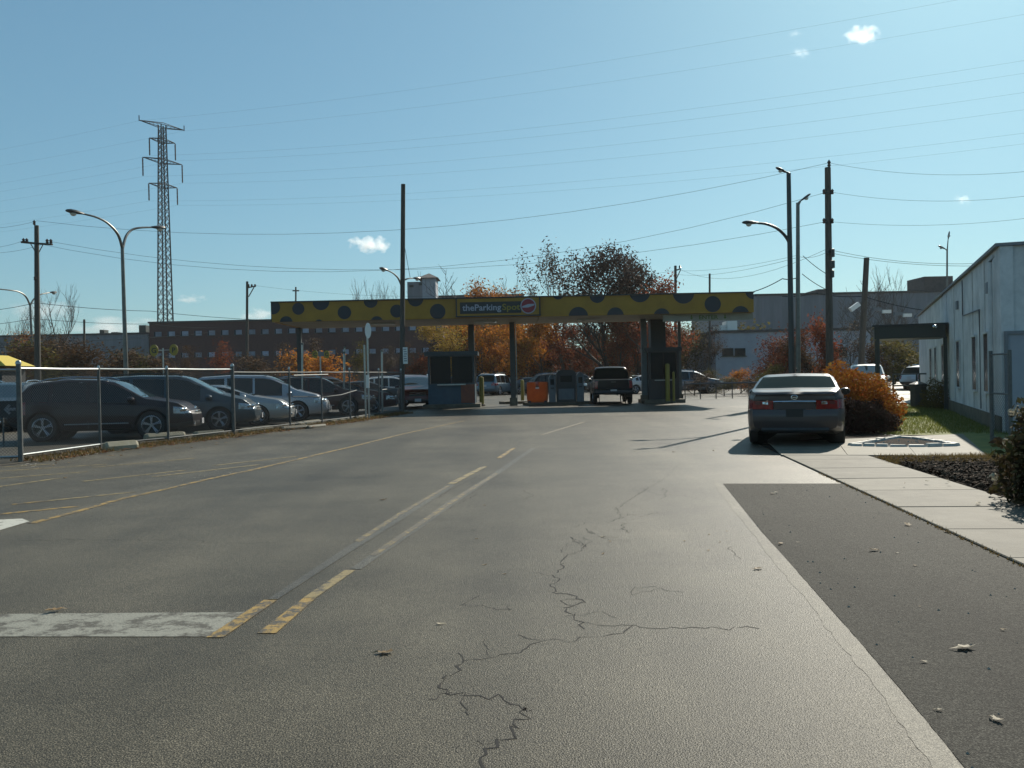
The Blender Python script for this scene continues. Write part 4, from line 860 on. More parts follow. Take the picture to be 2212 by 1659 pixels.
dspan([(1628, 630, 41), (1690, 602, 40), (1722, 600, 39.7)], .02, 'service cable from the canopy corner up to the second lamp post', sag=[.05, .05])
dspan([(1690, 640, 60), (1760, 633, 55), (1865, 640, 50), (2010, 672, 48)], .02, 'cable sagging over the grey hall to the leaning pole', sag=[.1, .1, .1])
dspan([(1796, 415, 45), (2260, 418, 40)], .0065, 'wire from the upper bracket of the transformer pole out to the right', sag=[.4]); dspan([(1796, 479, 45), (2260, 466, 40)], .0065, 'wire from the lower bracket of the transformer pole out to the right', sag=[.3]); dspan([(1791, 352, 45), (2260, 366, 38)], .0065, 'wire from the top of the transformer pole out to the right', sag=[.4])
dspan([(872, 520, 38.8), (886, 600, 38.8)], .01, 'thin guy cable hanging beside the bare wooden pole', sag=[.02])
# --- row markers and road signs
def marker(label, xb, Y, disc, letters, bar=None):
    b_ = B(xb, Y); o = thing('row_marker', label, 'sign', b_); ztop = P(xb, disc[0][1] - disc[0][2] * .4, Y).z
    MB().tube([b_, Vector((b_.x, b_.y, ztop))], .05, 8).build('post', M['galv'], o, True, world=True)
    for (x, y, r), ch in zip(disc, letters):
        p = P(x, y, Y); rr = r * Y / FPX
        q = [(rr * .74 * math.cos(2 * math.pi * k / 24), rr * math.sin(2 * math.pi * k / 24)) for k in range(24)]
        d = MB().disc(p - Vector((0, .04, 0)), (0, -1, 0), 1, .03, poly=q).build('disc', M['signy'], o, world=True)
        text(ch, rr * 1.25, M['signk'], d, p - Vector((0, .078, rr * .44)), bold=.01, align='CENTER')
        MB().tube([Vector((b_.x, b_.y, p.z)), p], .03, 5).build('bracket', M['galv'], o, world=True)
    if bar: a, c = P(*bar[:2], Y), P(*bar[2:], Y); MB().box(((a.x + c.x) / 2, Y - .06, (a.z + c.z) / 2), (abs(c.x - a.x), .03, abs(c.z - a.z))).build('plate', M['kiosk'], o, world=True)
marker('left pair of round yellow row signs on a thin post before the brick factory', 355, 60, [(333.5, 757, 12.5), (376, 756, 12.5)], 'GP')
marker('right pair of round yellow row signs with a grey plate between them', 694, 62, [(681, 765.5, 8.5), (706, 765.5, 8.5)], 'CC', (688, 770, 700, 760))
b_ = B(795, 32.6); o = thing('oval_sign', 'white oval sign seen nearly edge on above the fence on a double post', 'sign', b_)
for x in (790.5, 797.5): p = B(x, 32.6); MB().tube([p, Vector((p.x, p.y, P(x, 722 if x > 792 else 745, 32.6).z))], .035, 8).build('post', M['galv'], o, True, world=True)
p = P(795, 714, 32.5); q = [(.115 * math.cos(2 * math.pi * k / 24), .29 * math.sin(2 * math.pi * k / 24)) for k in range(24)]
MB().disc(p, (.15, -1, 0), 1, .03, poly=q).build('sign_face', M['signw'], o, world=True); MB().box(P(794, 824, 32.5), (.12, .03, .48)).build('lower_plate', M['signw'], o, world=True)
for x, yt, xb, Y in ((653, 745, 653, 36), (743, 764, 743, 38), (744.5, 752, 744, 44), (825, 760, 826, 36)):
    b_ = B(xb, Y); o = thing('lot_post', {653: 'pale post standing behind the fence beneath the first canopy dots', 743: 'short post behind the fence near the maroon car', 744.5: 'thin post left of the white oval sign', 825: 'slim grey post between the oval sign and the wooden pole'}[x], 'post', b_)
    MB().tube([b_, P(x, yt, Y)], .04, 8).build('post', M['galv'], o, True, world=True); MB().lathe([(0, .1), (.06, .08), (.06, 0), (0, 0)], P(x, yt, Y), n=8).build('cap', M['post'], o, True, world=True)
# --- things under the canopy
def bollard(label, x, Y, h, r=.1, grp='yellow bollards under the canopy'):
    o = thing('bollard', label, 'bollard', B(x, Y), 0, grp); MB().lathe([(r, 0), (r, h - .08), (r * .8, h - .03), (0, h)], n=14).build('tube', M['yboll'], o, True); MB().lathe([(r + .06, 0), (r + .06, .08), (r + .01, .1)], n=14).build('footing', M['conc'], o); return o
bollard('yellow bollard standing in sunlight left of the orange barrier', 1129, 50, 1.28, .1)
bollard('tall dull yellow bollard in front of the dark right hand booth', 1443, 43.1, 1.95, .11)
bollard('thin dim bollard at the right edge of the dark booth', 1456, 43.1, 1.55, .06)
bollard('olive bollard between the left booth and the middle column', 1041, 44.8, 1.5, .12)
for x0, x1, Y, lab in ((1090, 1141, 47.4, 'low pale kerb island under the canopy by the sunlit bollard'), (1142, 1270, 44.6, 'grey kerb island carrying the ticket machines and the orange barrier')):
    a, c = B(x0, Y), B(x1, Y); o = MB().prism([(a.x, a.y - .5), (c.x, a.y - .5), (c.x + .3, a.y), (c.x, a.y + .5), (a.x, a.y + .5), (a.x - .3, a.y)], 0, .14).build('kerb_island', M['conc2' if Y > 46 else 'conc']); tag(o, lab, 'kerb island')
a, c = B(1138.5, 44.3), B(1184, 44.3); o = thing('orange_barrier', 'bright orange plastic barrier block with a notch in its top', 'barrier', ((a.x + c.x) / 2, 44.3, .14)); W_ = c.x - a.x
n0, n1 = P(1157, 834, 44.3).x - (a.x + c.x) / 2, P(1164, 834, 44.3).x - (a.x + c.x) / 2; h = 1.02
prof = [(-W_ / 2 + .03, 0), (W_ / 2 - .03, 0), (W_ / 2, .2), (W_ / 2 - .01, h - .03), (W_ / 2 - .04, h), (n1, h), (n1 - .01, h - .26), (n0 + .01, h - .26), (n0, h), (-W_ / 2 + .04, h), (-W_ / 2 + .01, h - .03), (-W_ / 2, .2)]
n = len(prof); MB().add([(x, y, z) for y in (-.05, .05) for x, z in prof], [(0, 1, 2, 3, 4, 5, 6, 7, 8, 9, 10, 11), tuple(range(2 * n - 1, n - 1, -1))] + [(i, n + i, n + (i + 1) % n, (i + 1) % n) for i in range(n)]).build('shell', M['orange'], o)
MB().box(((n0 + n1) / 2, .0, h - .3), (n1 - n0 + .02, .14, .07)).build('latch', M['signw'], o)
for sx in (-1, 1): MB().box((sx * W_ * .38, .0, .04), (.14, .3, .08)).build('foot', M['boothd'], o)
def kiosk(label, x0, x1, Y, h, m):
    a, c = B(x0, Y), B(x1, Y); o = thing('ticket_machine', label, 'ticket machine', ((a.x + c.x) / 2, Y + .3, .14), 0, 'ticket machines on the island'); W_ = c.x - a.x
    prof = [(-W_ / 2, 0), (W_ / 2, 0), (W_ / 2, h - .18), (W_ / 2 - .08, h - .05), (W_ / 2 - .2, h), (-W_ / 2 + .2, h), (-W_ / 2 + .08, h - .05), (-W_ / 2, h - .18)]; n = len(prof)
    MB().add([(x, y, z) for y in (-.3, .3) for x, z in prof], [tuple(range(n)), tuple(range(2 * n - 1, n - 1, -1))] + [(i, n + i, n + (i + 1) % n, (i + 1) % n) for i in range(n)]).build('cabinet', M[m], o)
    MB().box((0, -.305, h * .72), (W_ * .6, .02, h * .2)).build('screen', M['pane'], o); MB().box((0, -.31, h * .5), (W_ * .5, .03, .06)).build('slot', M['dtrim'], o); MB().box((0, -.304, h * .24), (W_ * .8, .012, h * .34)).build('door', M['kiosk'], o)
kiosk('blue grey ticket machine touching the orange barrier', 1187, 1201, 44.0, 1.4, 'kiosk'); kiosk('wide dark ticket machine in the middle of the island', 1203, 1245, 44.2, 1.6, 'boothd'); kiosk('slim grey ticket machine beside the pickup truck', 1247, 1262, 44.0, 1.5, 'kiosk')
g0, g1 = B(2143, 16.6), B(2184, 15.9); o = thing('pipe_gate', 'grey pipe framed wire gate standing before the corner of the white building', 'gate', g0)
for p in (g0, g1): MB().tube([p, p + Vector((0, 0, 1.75))], .035, 8).build('post', M['post'], o, True, world=True)
for z in (.12, .95, 1.68): MB().tube([g0 + Vector((0, 0, z)), g1 + Vector((0, 0, z))], .02, 6).build('rail', M['post'], o, True, world=True)
link_wire(MB(), g0, g1, .14, 1.66, .07, .002).build('chain_link', M['wire'], o, world=True)
# right yard: bin, barrier rails, island
o = thing('trash_bin', 'dark square litter bin on the lawn between the bush and the porch', 'bin', B(1984, 33)); MB().lathe([(.26, 0), (.3, .1), (.3, .75), (.34, .78), (.34, .86), (.1, .95), (0, .95)], n=8).build('body', M['boothd'], o); MB().lathe([(.345, .6), (.345, .66)], n=8).build('band', M['dtrim'], o)
o = thing('pipe_barrier', 'thin two rail pipe barrier crossing behind the lawn', 'barrier', B(1970, 40)); q = [B(x, 40) for x in (1930, 1981, 1987, 2010, 2045)]
for p in q: MB().tube([p, p + Vector((0, 0, 1.22))], .04, 6).build('post', M['dtrim'], o, world=True)
for z in (1.2, .68): MB().tube([q[0] + Vector((0, 0, z)), q[-1] + Vector((0, 0, z))], .04, 6).build('rail', M['post'], o, world=True)
for y0, y1 in ((845, 852), (856, 862), (864.5, 871)): struct('crossing_bar', MB().sheet(Gs((1938, y1), (1938, y0), (1975, y0), (1972, y1)), .014), M['whs'])
is_ = Gs((1838, 966), (1880, 960), (1915, 952.5), (1942, 948.5), (1975, 951), (2010, 955.5), (2040, 960.5), (2066, 966.5), (2000, 968), (1920, 968))
o = tag(MB().prism([(p.x, p.y) for p in is_], .0, .034).build('planting_bed', M['mulchbase']), 'small lens shaped planting bed edged with white stones on the concrete apron', 'planting bed')
BASE[o.name] = Vector(); rr_ = random.Random(12)
for i in range(len(is_)):
    a, c = is_[i], is_[(i + 1) % len(is_)]; L_ = (c - a).length; n = max(1, int(L_ / .22))
    for k in range(n):
        p = a.lerp(c, (k + .5) / n); v = (c - a).normalized(); s_ = L_ / n * .495; hh = .075 + rr_.uniform(-.01, .015); tq = Vector((-v.y, v.x, 0)) * .075
        vs = [p - v * s_ - tq, p + v * s_ - tq, p + v * s_ + tq, p - v * s_ + tq]
        MB().add([(x.x, x.y, .02) for x in vs] + [(p.x + (x.x - p.x) * .8, p.y + (x.y - p.y) * .8, hh + rr_.uniform(-.003, .003)) for x in vs], [(0, 1, 5, 4), (1, 2, 6, 5), (2, 3, 7, 6), (3, 0, 4, 7), (4, 5, 6, 7)]).build('edging_stone', M['stonew'], o)
b = MB()
ipoly = [(p.x, p.y) for p in is_]
tag(scatter(ipoly, 30, 9, lambda b, x, y, r: b.add([(x - .02, y, .033), (x + .02, y - .01, .033), (x + .01, y + .03, .033), (x, y, .035 + r.uniform(.01, .03))], [(0, 1, 3), (1, 2, 3), (2, 0, 3)]), b).build('pale_pebbles', M['stonew']), kind='stuff')
# ================================================================ VEHICLES
def curve(pts, sig=.05):
    X = np.linspace(-.6, 7, 1521); dx = X[1] - X[0]; y = np.interp(X, [p[0] for p in pts], [p[1] for p in pts])
    k = np.arange(-40, 41) * dx; g = np.exp(-.5 * (k / sig) ** 2); g /= g.sum()
    y = np.convolve(np.pad(y, 40, mode='edge'), g, 'valid'); return lambda x: float(np.interp(x, X, y))
SPEC = {
 'suv': dict(L=4.66, W=1.86, wb=(.9, 3.62), wr=.37, ra=.43, tum=17,
    top=[(0, .98), (.06, 1.02), (.5, 1.5), (.62, 1.57), (1.5, 1.66), (2.35, 1.63), (2.7, 1.55), (3.42, 1.12), (3.6, 1.08), (4.2, .98), (4.5, .86), (4.66, .72)],
    belt=[(0, .98), (.4, 1.06), (1.5, 1.02), (3.4, .95), (4.66, .8)], wid=[(0, .74), (.12, .84), (.5, .92), (1, .93), (3.8, .92), (4.25, .87), (4.5, .76), (4.66, .62)],
    bot=[(0, .42), (.35, .32), (.9, .26), (3.9, .24), (4.3, .24), (4.66, .3)], ws=(2.62, 3.44), rw=(.1, .56), sw=[(.62, 1.05), (1.14, 1.98), (2.06, 3.1)], doors=[(1.12, 2.02), (2.05, 3.12)], hood=(3.5, 4.5),
    rin=[(.3, .08), (.55, 0), (.75, .02), (1.0, .1)], fin=[(.22, .1), (.4, 0), (.62, .03), (.9, .16)], hl=(.36, .6, .66, .86), tl=(.3, .58, .72, 1.04), rails=1),
 'minivan': dict(L=4.95, W=1.92, wb=(.95, 3.9), wr=.35, ra=.41, tum=12,
    top=[(0, 1.05), (.05, 1.1), (.3, 1.62), (.45, 1.7), (1.5, 1.75), (2.7, 1.72), (3.0, 1.65), (3.9, 1.16), (4.05, 1.11), (4.6, .96), (4.85, .84), (4.95, .7)],
    belt=[(0, 1.0), (2, .99), (3.8, .93), (4.95, .78)], wid=[(0, .8), (.12, .9), (.5, .95), (4.2, .95), (4.65, .86), (4.85, .74), (4.95, .64)],
    bot=[(0, .36), (.5, .24), (4.4, .2), (4.95, .26)], ws=(2.95, 3.92), rw=(.05, .34), sw=[(.45, 1.3), (1.4, 2.3), (2.38, 3.35)], doors=[(1.38, 2.34), (2.37, 3.4)], hood=(4.0, 4.8),
    rin=[(.3, .06), (.55, 0), (.8, .02), (1.2, .06), (1.6, .16)], fin=[(.22, .1), (.4, 0), (.62, .03), (.9, .16)], hl=(.36, .55, .62, .84), tl=(.2, .6, .8, 1.3), rails=1),
 'sedan': dict(L=4.85, W=1.83, wb=(1.0, 3.78), wr=.335, ra=.385, tum=24,
    top=[(0, 1.0), (.03, 1.06), (.35, 1.1), (.62, 1.11), (.72, 1.115), (1.42, 1.345), (1.65, 1.385), (2.2, 1.4), (2.6, 1.385), (2.8, 1.34), (3.62, 1.02), (3.75, .99), (4.4, .87), (4.7, .76), (4.85, .62)],
    belt=[(0, .98), (.6, 1.0), (1.5, .98), (3.5, .88), (4.85, .7)], wid=[(0, .74), (.1, .84), (.45, .9), (1, .915), (3.9, .905), (4.4, .84), (4.7, .72), (4.85, .58)],
    bot=[(0, .34), (.4, .24), (1, .2), (4.3, .19), (4.85, .24)], ws=(2.72, 3.64), rw=(.73, 1.44), sw=[(1.05, 1.3), (1.36, 2.12), (2.2, 3.2)], doors=[(1.3, 2.15), (2.18, 3.2)], hood=(3.7, 4.66),
    rin=[(.25, .07), (.5, 0), (.62, .0), (.72, .03), (.98, .02), (1.05, -.02)], fin=[(.2, .1), (.38, 0), (.58, .03), (.8, .16)], hl=(.34, .55, .56, .74), tl=(.3, .43, .74, .91), rails=0),
 'pickup': dict(L=5.6, W=1.98, wb=(1.15, 4.55), wr=.4, ra=.47, tum=13,
    top=[(0, 1.2), (.05, 1.22), (1.62, 1.22), (1.72, 1.26), (1.86, 1.8), (2.05, 1.86), (2.9, 1.88), (3.3, 1.84), (3.5, 1.76), (4.15, 1.3), (4.3, 1.26), (5.1, 1.18), (5.45, 1.05), (5.6, .9)],
    belt=[(0, 1.16), (2, 1.18), (5.6, 1.0)], wid=[(0, .9), (.08, .95), (.5, .98), (5, .98), (5.4, .92), (5.6, .8)],
    bot=[(0, .55), (.5, .48), (5.1, .42), (5.6, .45)], ws=(3.4, 4.2), rw=(1.7, 1.9), sw=[(1.98, 2.55), (2.65, 3.5)], doors=[(1.9, 2.6), (2.63, 3.6)], hood=(4.3, 5.4),
    rin=[(.5, -.08), (.7, -.06), (.78, .03), (1.25, .03)], fin=[(.4, .1), (.6, 0), (.8, .03), (1.1, .12)], hl=(.3, .6, .8, 1.02), tl=(.12, .8, .8, 1.14), rails=0),
}
def build_car(kind, label, paintm, step=.06, cat='car'):
    S = SPEC[kind]; L_, W_ = S['L'], S['W']; top, belt, wid, bot = (curve(S[k], .035 if k == 'top' else .09) for k in ('top', 'belt', 'wid', 'bot'))
    rin = lambda z: float(np.interp(z, [p[0] for p in S['rin']], [p[1] for p in S['rin']])); fin = lambda z: float(np.interp(z, [p[0] for p in S['fin']], [p[1] for p in S['fin']]))
    tt = math.tan(R(S['tum']))
    edges = sorted(set([0, L_] + [e for p in ('ws', 'rw') for e in S[p]] + [e for q in S['sw'] + S['doors'] for e in q]))
    xs = []
    for a, b in zip(edges[:-1], edges[1:]):
        n = max(1, round((b - a) / step)); xs += [a + (b - a) * k / n for k in range(n)]
    xs.append(L_); NS = len(xs)
    seg = [2, 1, 2, 6, 6, 1, 5, 2, 3, 4]; label_seg = [i for i, n in enumerate(seg) for _ in range(n)]; K = sum(seg) + 1
    grid = np.zeros((NS, K, 3))
    for i, x in enumerate(xs):
        w_, zb, zt = wid(x), bot(x), top(x); zs = min(belt(x), zt - .055); a = zt - zs
        zm = zb + .55 * (zs - zb); y6 = .945 * w_; y7 = y6 - .84 * a * tt; rr = .035 + .12 * min(a, .4); y8 = y7 - rr
        A = [(0, zb), (.8 * w_, zb), (.955 * w_, zb + .05), (.99 * w_, zb + .16), (w_, zm), (.975 * w_, zs - .03), (y6, zs), (y7, zs + .84 * a), (y8, zs + .955 * a), (.55 * y8, zt - .008), (0, zt)]
        q = []
        for s_ in range(10):
            for k in range(seg[s_]): t = k / seg[s_]; q.append((A[s_][0] + (A[s_ + 1][0] - A[s_][0]) * t, A[s_][1] + (A[s_ + 1][1] - A[s_][1]) * t))
        q.append(A[10])
        for k, (y, z) in enumerate(q):
            xr = x
            if x < .35: xr = x + (1 - x / .35) * rin(z)
            if x > L_ - .35: xr = x - (1 - (L_ - x) / .35) * fin(z)
            grid[i, k] = (xr, y, z)
    V = []; idx = {}
    def vid(i, k, s_):
        if k in (0, K - 1): s_ = 1
        key = (i, k, s_)
        if key not in idx: p = grid[i, k]; idx[key] = len(V); V.append([p[0], p[1] * s_, p[2]])
        return idx[key]
    F = []                                                    # (verts, kind seg, side, xmid)
    for i in range(NS - 1):
        for k in range(K - 1):
            for s_ in (1, -1):
                q = (vid(i, k, s_), vid(i + 1, k, s_), vid(i + 1, k + 1, s_), vid(i, k + 1, s_)); q = tuple(dict.fromkeys(q))
                F.append((q if s_ == 1 else q[::-1], label_seg[k], s_, (xs[i] + xs[i + 1]) / 2))
    NCOL = 12; bulge = {0: -.09, NS - 1: .12}
    for i in (0, NS - 1):
        cols = {}
        def cv(k, c):
            if k in (0, K - 1) or c == NCOL: return vid(i, k, 1)
            if c == 0: return vid(i, k, -1)
            if (k, c) not in cols:
                p = grid[i, k]; u = -1 + 2 * c / NCOL; cols[(k, c)] = len(V); V.append([p[0] + bulge[i] * (1 - u * u), p[1] * u, p[2]])
            return cols[(k, c)]
        for k in (0, K - 1): vv = V[vid(i, k, 1)]; vv[0] += bulge[i]
        for k in range(K - 1):
            for c in range(NCOL):
                q = tuple(dict.fromkeys((cv(k, c), cv(k, c + 1), cv(k + 1, c + 1), cv(k + 1, c))))
                if len(q) < 3: continue
                F.append((q[::-1] if i == 0 else q, 20 + label_seg[k], 0, xs[i]))
    V = np.array(V)
    # wheel arches
    keep = []; dead_v = set(); live_v = set()
    for f in F:
        c = V[list(f[0])].mean(0); d = False
        if f[1] < 6 and abs(c[1]) > .45 * W_ * .8:
            for wx in S['wb']:
                if math.hypot(c[0] - wx, c[2] - S['wr']) < S['ra']: d = True
        (dead_v if d else live_v).update(f[0]); keep.append(not d)
    for vtx in dead_v & live_v:
        for wx in S['wb']:
            dx, dz = V[vtx][0] - wx, V[vtx][2] - S['wr']; r_ = math.hypot(dx, dz)
            if r_ < S['ra'] + .09 and r_ > 1e-4: V[vtx][0], V[vtx][2] = wx + dx / r_ * S['ra'], S['wr'] + dz / r_ * S['ra']
    hl, tl = S['hl'], S['tl']
    def group(f):
        q, sg_, sd, xm = f; c = V[list(q)].mean(0); x, y, z = c; ay_ = abs(y)
        if x > L_ - .5 and hl[2] < z < hl[3] and ay_ > hl[1] and sg_ not in (6, 7, 8, 9): return 'headlight%d' % (y > 0)
        if x < (.5 if kind != 'sedan' else .36) and tl[2] < z < tl[3] and ay_ > tl[1] and sg_ not in (6, 7, 8, 9): return 'tail_light%d' % (y > 0)
        if sg_ == 20 + 0: return 'underbody'
        if sg_ == 0: return 'underbody'
        if sg_ in (8, 9) and S['ws'][0] < xm < S['ws'][1]: return 'windshield'
        if sg_ in (8, 9) and S['rw'][0] < xm < S['rw'][1]: return 'rear_window'
        if sg_ == 6:
            for j, (a, b) in enumerate(S['sw']):
                if a < xm < b: return 'side_window%d%d' % (j, sd > 0)
        if 2 <= sg_ <= 5:
            for j, (a, b) in enumerate(S['doors']):
                if a < xm < b: return 'door%d%d' % (j, sd > 0)
        if sg_ in (8, 9) and S['hood'][0] < xm < S['hood'][1]: return 'hood'
        if sg_ > 20 and x > L_ / 2 and ay_ < .42 and S['hl'][2] - .04 < z < S['hl'][3] - .04: return 'grille'
        if kind == 'sedan' and sg_ > 20 and x < 1 and ay_ < .8 and z > .72: return 'trunk_lid'
        if kind in ('suv', 'minivan') and sg_ > 20 and x < 1 and ay_ < .68 and z > .62: return 'tailgate'
        if kind == 'pickup' and sg_ > 20 and x < 1 and ay_ < .78 and z > .76: return 'tailgate'
        if (sg_ in (1, 2, 21, 22)) and kind in ('suv', 'pickup'): return 'bumper_trim'
        return 'body'
    groups = {}
    for f, kp in zip(F, keep):
        if kp: groups.setdefault(group(f), []).append(f[0])
    root = thing(kind + '_car' if kind != 'pickup' else 'pickup_truck', label, cat)
    mats = dict(body=paintm, hood=paintm, trunk_lid=paintm, tailgate=paintm, windshield=M['wsg'], rear_window=M['glasst'], underbody=M['black'], bumper_trim=M['boothd'], grille=M['dtrim'])
    parts = {}
    for g, fs in sorted(groups.items()):
        base = g.rstrip('01234'); used = sorted({v for f in fs for v in f}); mp_ = {v: i for i, v in enumerate(used)}; vv = V[used].copy(); ff = [tuple(mp_[v] for v in f) for f in fs]
        if base in ('door', 'hood', 'trunk_lid', 'tailgate', 'headlight', 'tail_light', 'side_window'):
            cnt = {}
            for f in ff:
                for a, b in zip(f, f[1:] + f[:1]): e = (min(a, b), max(a, b)); cnt[e] = cnt.get(e, 0) + 1
            bd_ = {v for e, n in cnt.items() if n == 1 for v in e}; c = vv.mean(0); gap = .007
            nb = {}
            for f in ff:
                for a, b in zip(f, f[1:] + f[:1]): nb.setdefault(a, set()).add(b); nb.setdefault(b, set()).add(a)
            new = vv.copy()
            for v in bd_:
                inn = [u for u in nb[v] if u not in bd_]
                if inn:
                    d = vv[inn].mean(0) - vv[v]; n_l = np.linalg.norm(d)
                    if n_l > 1e-5: new[v] = vv[v] + d / n_l * min(gap, n_l * .5)
            vv = new
        b = MB(); b.v = [(p[0] - L_ / 2, p[1], p[2]) for p in vv]; b.f = ff
        m = mats.get(base, M['glass'] if base == 'side_window' else M['hl'] if base == 'headlight' else M['tl'] if base == 'tail_light' else paintm)
        parts[g] = b.build(base, m, root, True, ang=50)
    for sd in (0, 1):
        hp = parts.get('headlight%d' % sd)
        if hp:
            vv = np.array([v.co[:] for v in hp.data.vertices]); c = vv.mean(0); o_ = np.argsort(vv[:, 0])
            for j, q in enumerate((vv[o_[-len(o_) // 4]], vv[o_[len(o_) // 2]])):
                MB().lathe([(0, -.055), (.04, -.038), (.055, 0), (.04, .038), (0, .055)], (q[0] * .7 + c[0] * .3 + .035, (q[1] * .7 + c[1] * .3), c[2] + .035), n=14).build('glint_ball', M['glint'], hp, True, ang=80)  # chrome balls added so the headlights catch sun glints
    xc = lambda y, z, end: (L_ / 2 + .12 * (1 - (y / wid(L_)) ** 2) - fin(z)) if end > 0 else (-L_ / 2 - .09 * (1 - (y / wid(0)) ** 2) + rin(z))
    # dark wheel wells and floor
    for wx in S['wb']:
        for sy in (-1, 1):
            b = MB(); y1 = sy * (W_ / 2 - .03); y0 = sy * (W_ / 2 - .34)
            for k in range(14):
                t0_, t1__ = math.pi * k / 14 - .25 * (k == 0), math.pi * (k + 1) / 14; rr = S['ra'] + .004
                b.add([(wx - L_ / 2 + rr * math.cos(t), y, S['wr'] + rr * math.sin(t)) for t in (t0_, t1__) for y in (y0, y1)], [(0, 1, 3, 2)])
            b.lathe([(0, 0), (S['ra'] + .003, 0)], (wx - L_ / 2, y0, S['wr']), 'Y', 20)
            b.build('wheel_well', M['black'], root)
    MB().box((0, 0, .36 if kind != 'pickup' else .6), (L_ * .86, W_ * .62, .22)).build('chassis', M['black'], root)
    # cabin interior: dark floor, seats
    if kind == 'sedan':
        for sy in (-.36, .36): MB().box((-.05, sy, .92), (.14, .3, .2)).build('headrest', M['boothd'], root)
    # wheels
    tr, hw_ = S['wr'], .11
    tyre = MB().lathe([(tr * .66, -hw_ * .9), (tr * .9, -hw_), (tr * .985, -hw_ * .75), (tr, -hw_ * .3), (tr, hw_ * .3), (tr * .985, hw_ * .75), (tr * .9, hw_), (tr * .66, hw_ * .9)], axis='Y', n=28).mesh('wheel', M['tyre'], True)
    b = MB(); b.lathe([(tr * .68, .02), (tr * .7, .1), (tr * .66, .105), (tr * .63, .03), (tr * .62, -.05)], axis='Y', n=28)
    b.lathe([(0, .085), (.045, .085), (.055, .05)], axis='Y', n=12)
    for k in range(5):
        t = 2 * math.pi * k / 5 + .3
        for o_ in (-.11, .11):
            b.tube([(.04 * math.cos(t), .07, .04 * math.sin(t)), (tr * .66 * math.cos(t + o_), .085, tr * .66 * math.sin(t + o_))], [.022, .016], 5)
    rim = b.mesh('rim', M['rim'], True); brk = MB().lathe([(0, .0), (tr * .62, .0)], axis='Y', n=20).mesh('brake_disc', M['dtrim'])
    for wx in S['wb']:
        for sy in (-1, 1):
            o = bpy.data.objects.new('wheel', tyre); C.objects.link(o); o.parent = root; o.location = (wx - L_ / 2, sy * (W_ / 2 - hw_ - .015), tr); o.rotation_euler = (0, 0, 0 if sy > 0 else math.pi)
            for nm_, me in (('rim', rim), ('brake_disc', brk)): s_ = bpy.data.objects.new(nm_, me); C.objects.link(s_); s_.parent = o
    # mirrors, handles, grille bars, plates
    xm = S['ws'][1] - .32 - L_ / 2; zm = belt(S['ws'][1]) + .09; big = 1.5 if kind == 'pickup' else 1
    for sy in (-1, 1):
        y = sy * (wid(xm + L_ / 2) * .945 + .11 * big); b = MB(); prof = [(.0, .05, .04), (.05, .11, .08), (.12, .115, .085), (.16, .1, .07)]; vs = []; n = 10
        for x, wy, hz in prof:
            for k in range(n): t = 2 * math.pi * k / n; vs.append((xm + .1 - x, y + wy * math.cos(t) * big, zm + .03 + hz * math.sin(t) * big))
        b.add(vs, [(i * n + k, (i + 1) * n + k, (i + 1) * n + (k + 1) % n, i * n + (k + 1) % n) for i in range(3) for k in range(n)] + [tuple(range(n))])
        mo = b.build('mirror', paintm, root, True); MB().add(vs[-n:], [tuple(range(n))[::-1]]).build('mirror_glass', M['glass'], mo)
        MB().tube([(xm + .05, sy * wid(xm + L_ / 2) * .92, zm - .03), (xm + .03, y, zm)], .025, 5).build('mirror_arm', M['dtrim'], mo)
    for j, (a, bb) in enumerate(S['doors']):
        for sd in (1, -1):
            x = a + .1; zz = belt(x) - .12; par = parts.get('door%d%d' % (j, sd > 0))
            if par: MB().tube([(x - L_ / 2, sd * (wid(x) * .985 + .004), zz), (x + .05 - L_ / 2, sd * (wid(x) * .985 + .028), zz + .005), (x + .18 - L_ / 2, sd * (wid(x) * .985 + .004), zz)], .014, 5).build('handle', M['chrome'] if kind != 'suv' else paintm, par, True)
    for z in ((hl[2] + hl[3]) / 2 + .03, (hl[2] + hl[3]) / 2 - .06): MB().tube([(xc(y, z, 1) + .012, y, z) for y in np.linspace(-.4, .4, 9)], .02, 6).build('grille_bar', M['chrome'], root, True)
    MB().disc((xc(0, .42, 1) + .01, 0, .42), (1, 0, 0), 1, .015, poly=[(-.155, -.075), (.155, -.075), (.155, .075), (-.155, .075)]).build('number_plate', M['plate'], root)
    for sy in (-.55, .55): MB().disc((xc(sy, .36, 1) + .0, sy, .36), (1, sy * .4, 0), .055, .02, 12).build('fog_light', M['hl'], root)
    zp = {'sedan': .66, 'suv': .84, 'minivan': .8, 'pickup': .66}[kind]
    MB().disc((xc(0, zp, -1) - .004, 0, zp), (-1, 0, 0), 1, .012, poly=[(-.155, -.075), (.155, -.075), (.155, .075), (-.155, .075)]).build('number_plate', M['plate'] if kind != 'sedan' else M['plated'], root)
    if kind == 'sedan':
        for sy in (-.6, .6):
            tlp = parts.get('tail_light%d' % (sy > 0))
            for dy, dz, w_, m in ((-.07, .02, .055, 'hl'), (.07, .02, .05, 'tl2')):
                y = sy + dy * (1 if sy > 0 else -1); b = MB().disc((xc(y, .83, -1) - .004, y, .825 + dz), (-1, y * .25, 0), 1, .012, poly=[(-w_, -.025), (w_, -.025), (w_ * .9, .03), (-w_ * .9, .03)]); b.build('lamp_element', M[m], tlp or root)
        MB().tube([(xc(y, .875, -1) - .008, y, .875 - .012 * abs(y)) for y in np.linspace(-.38, .38, 9)], .018, 6).build('chrome_strip', M['chrome'], root, True)
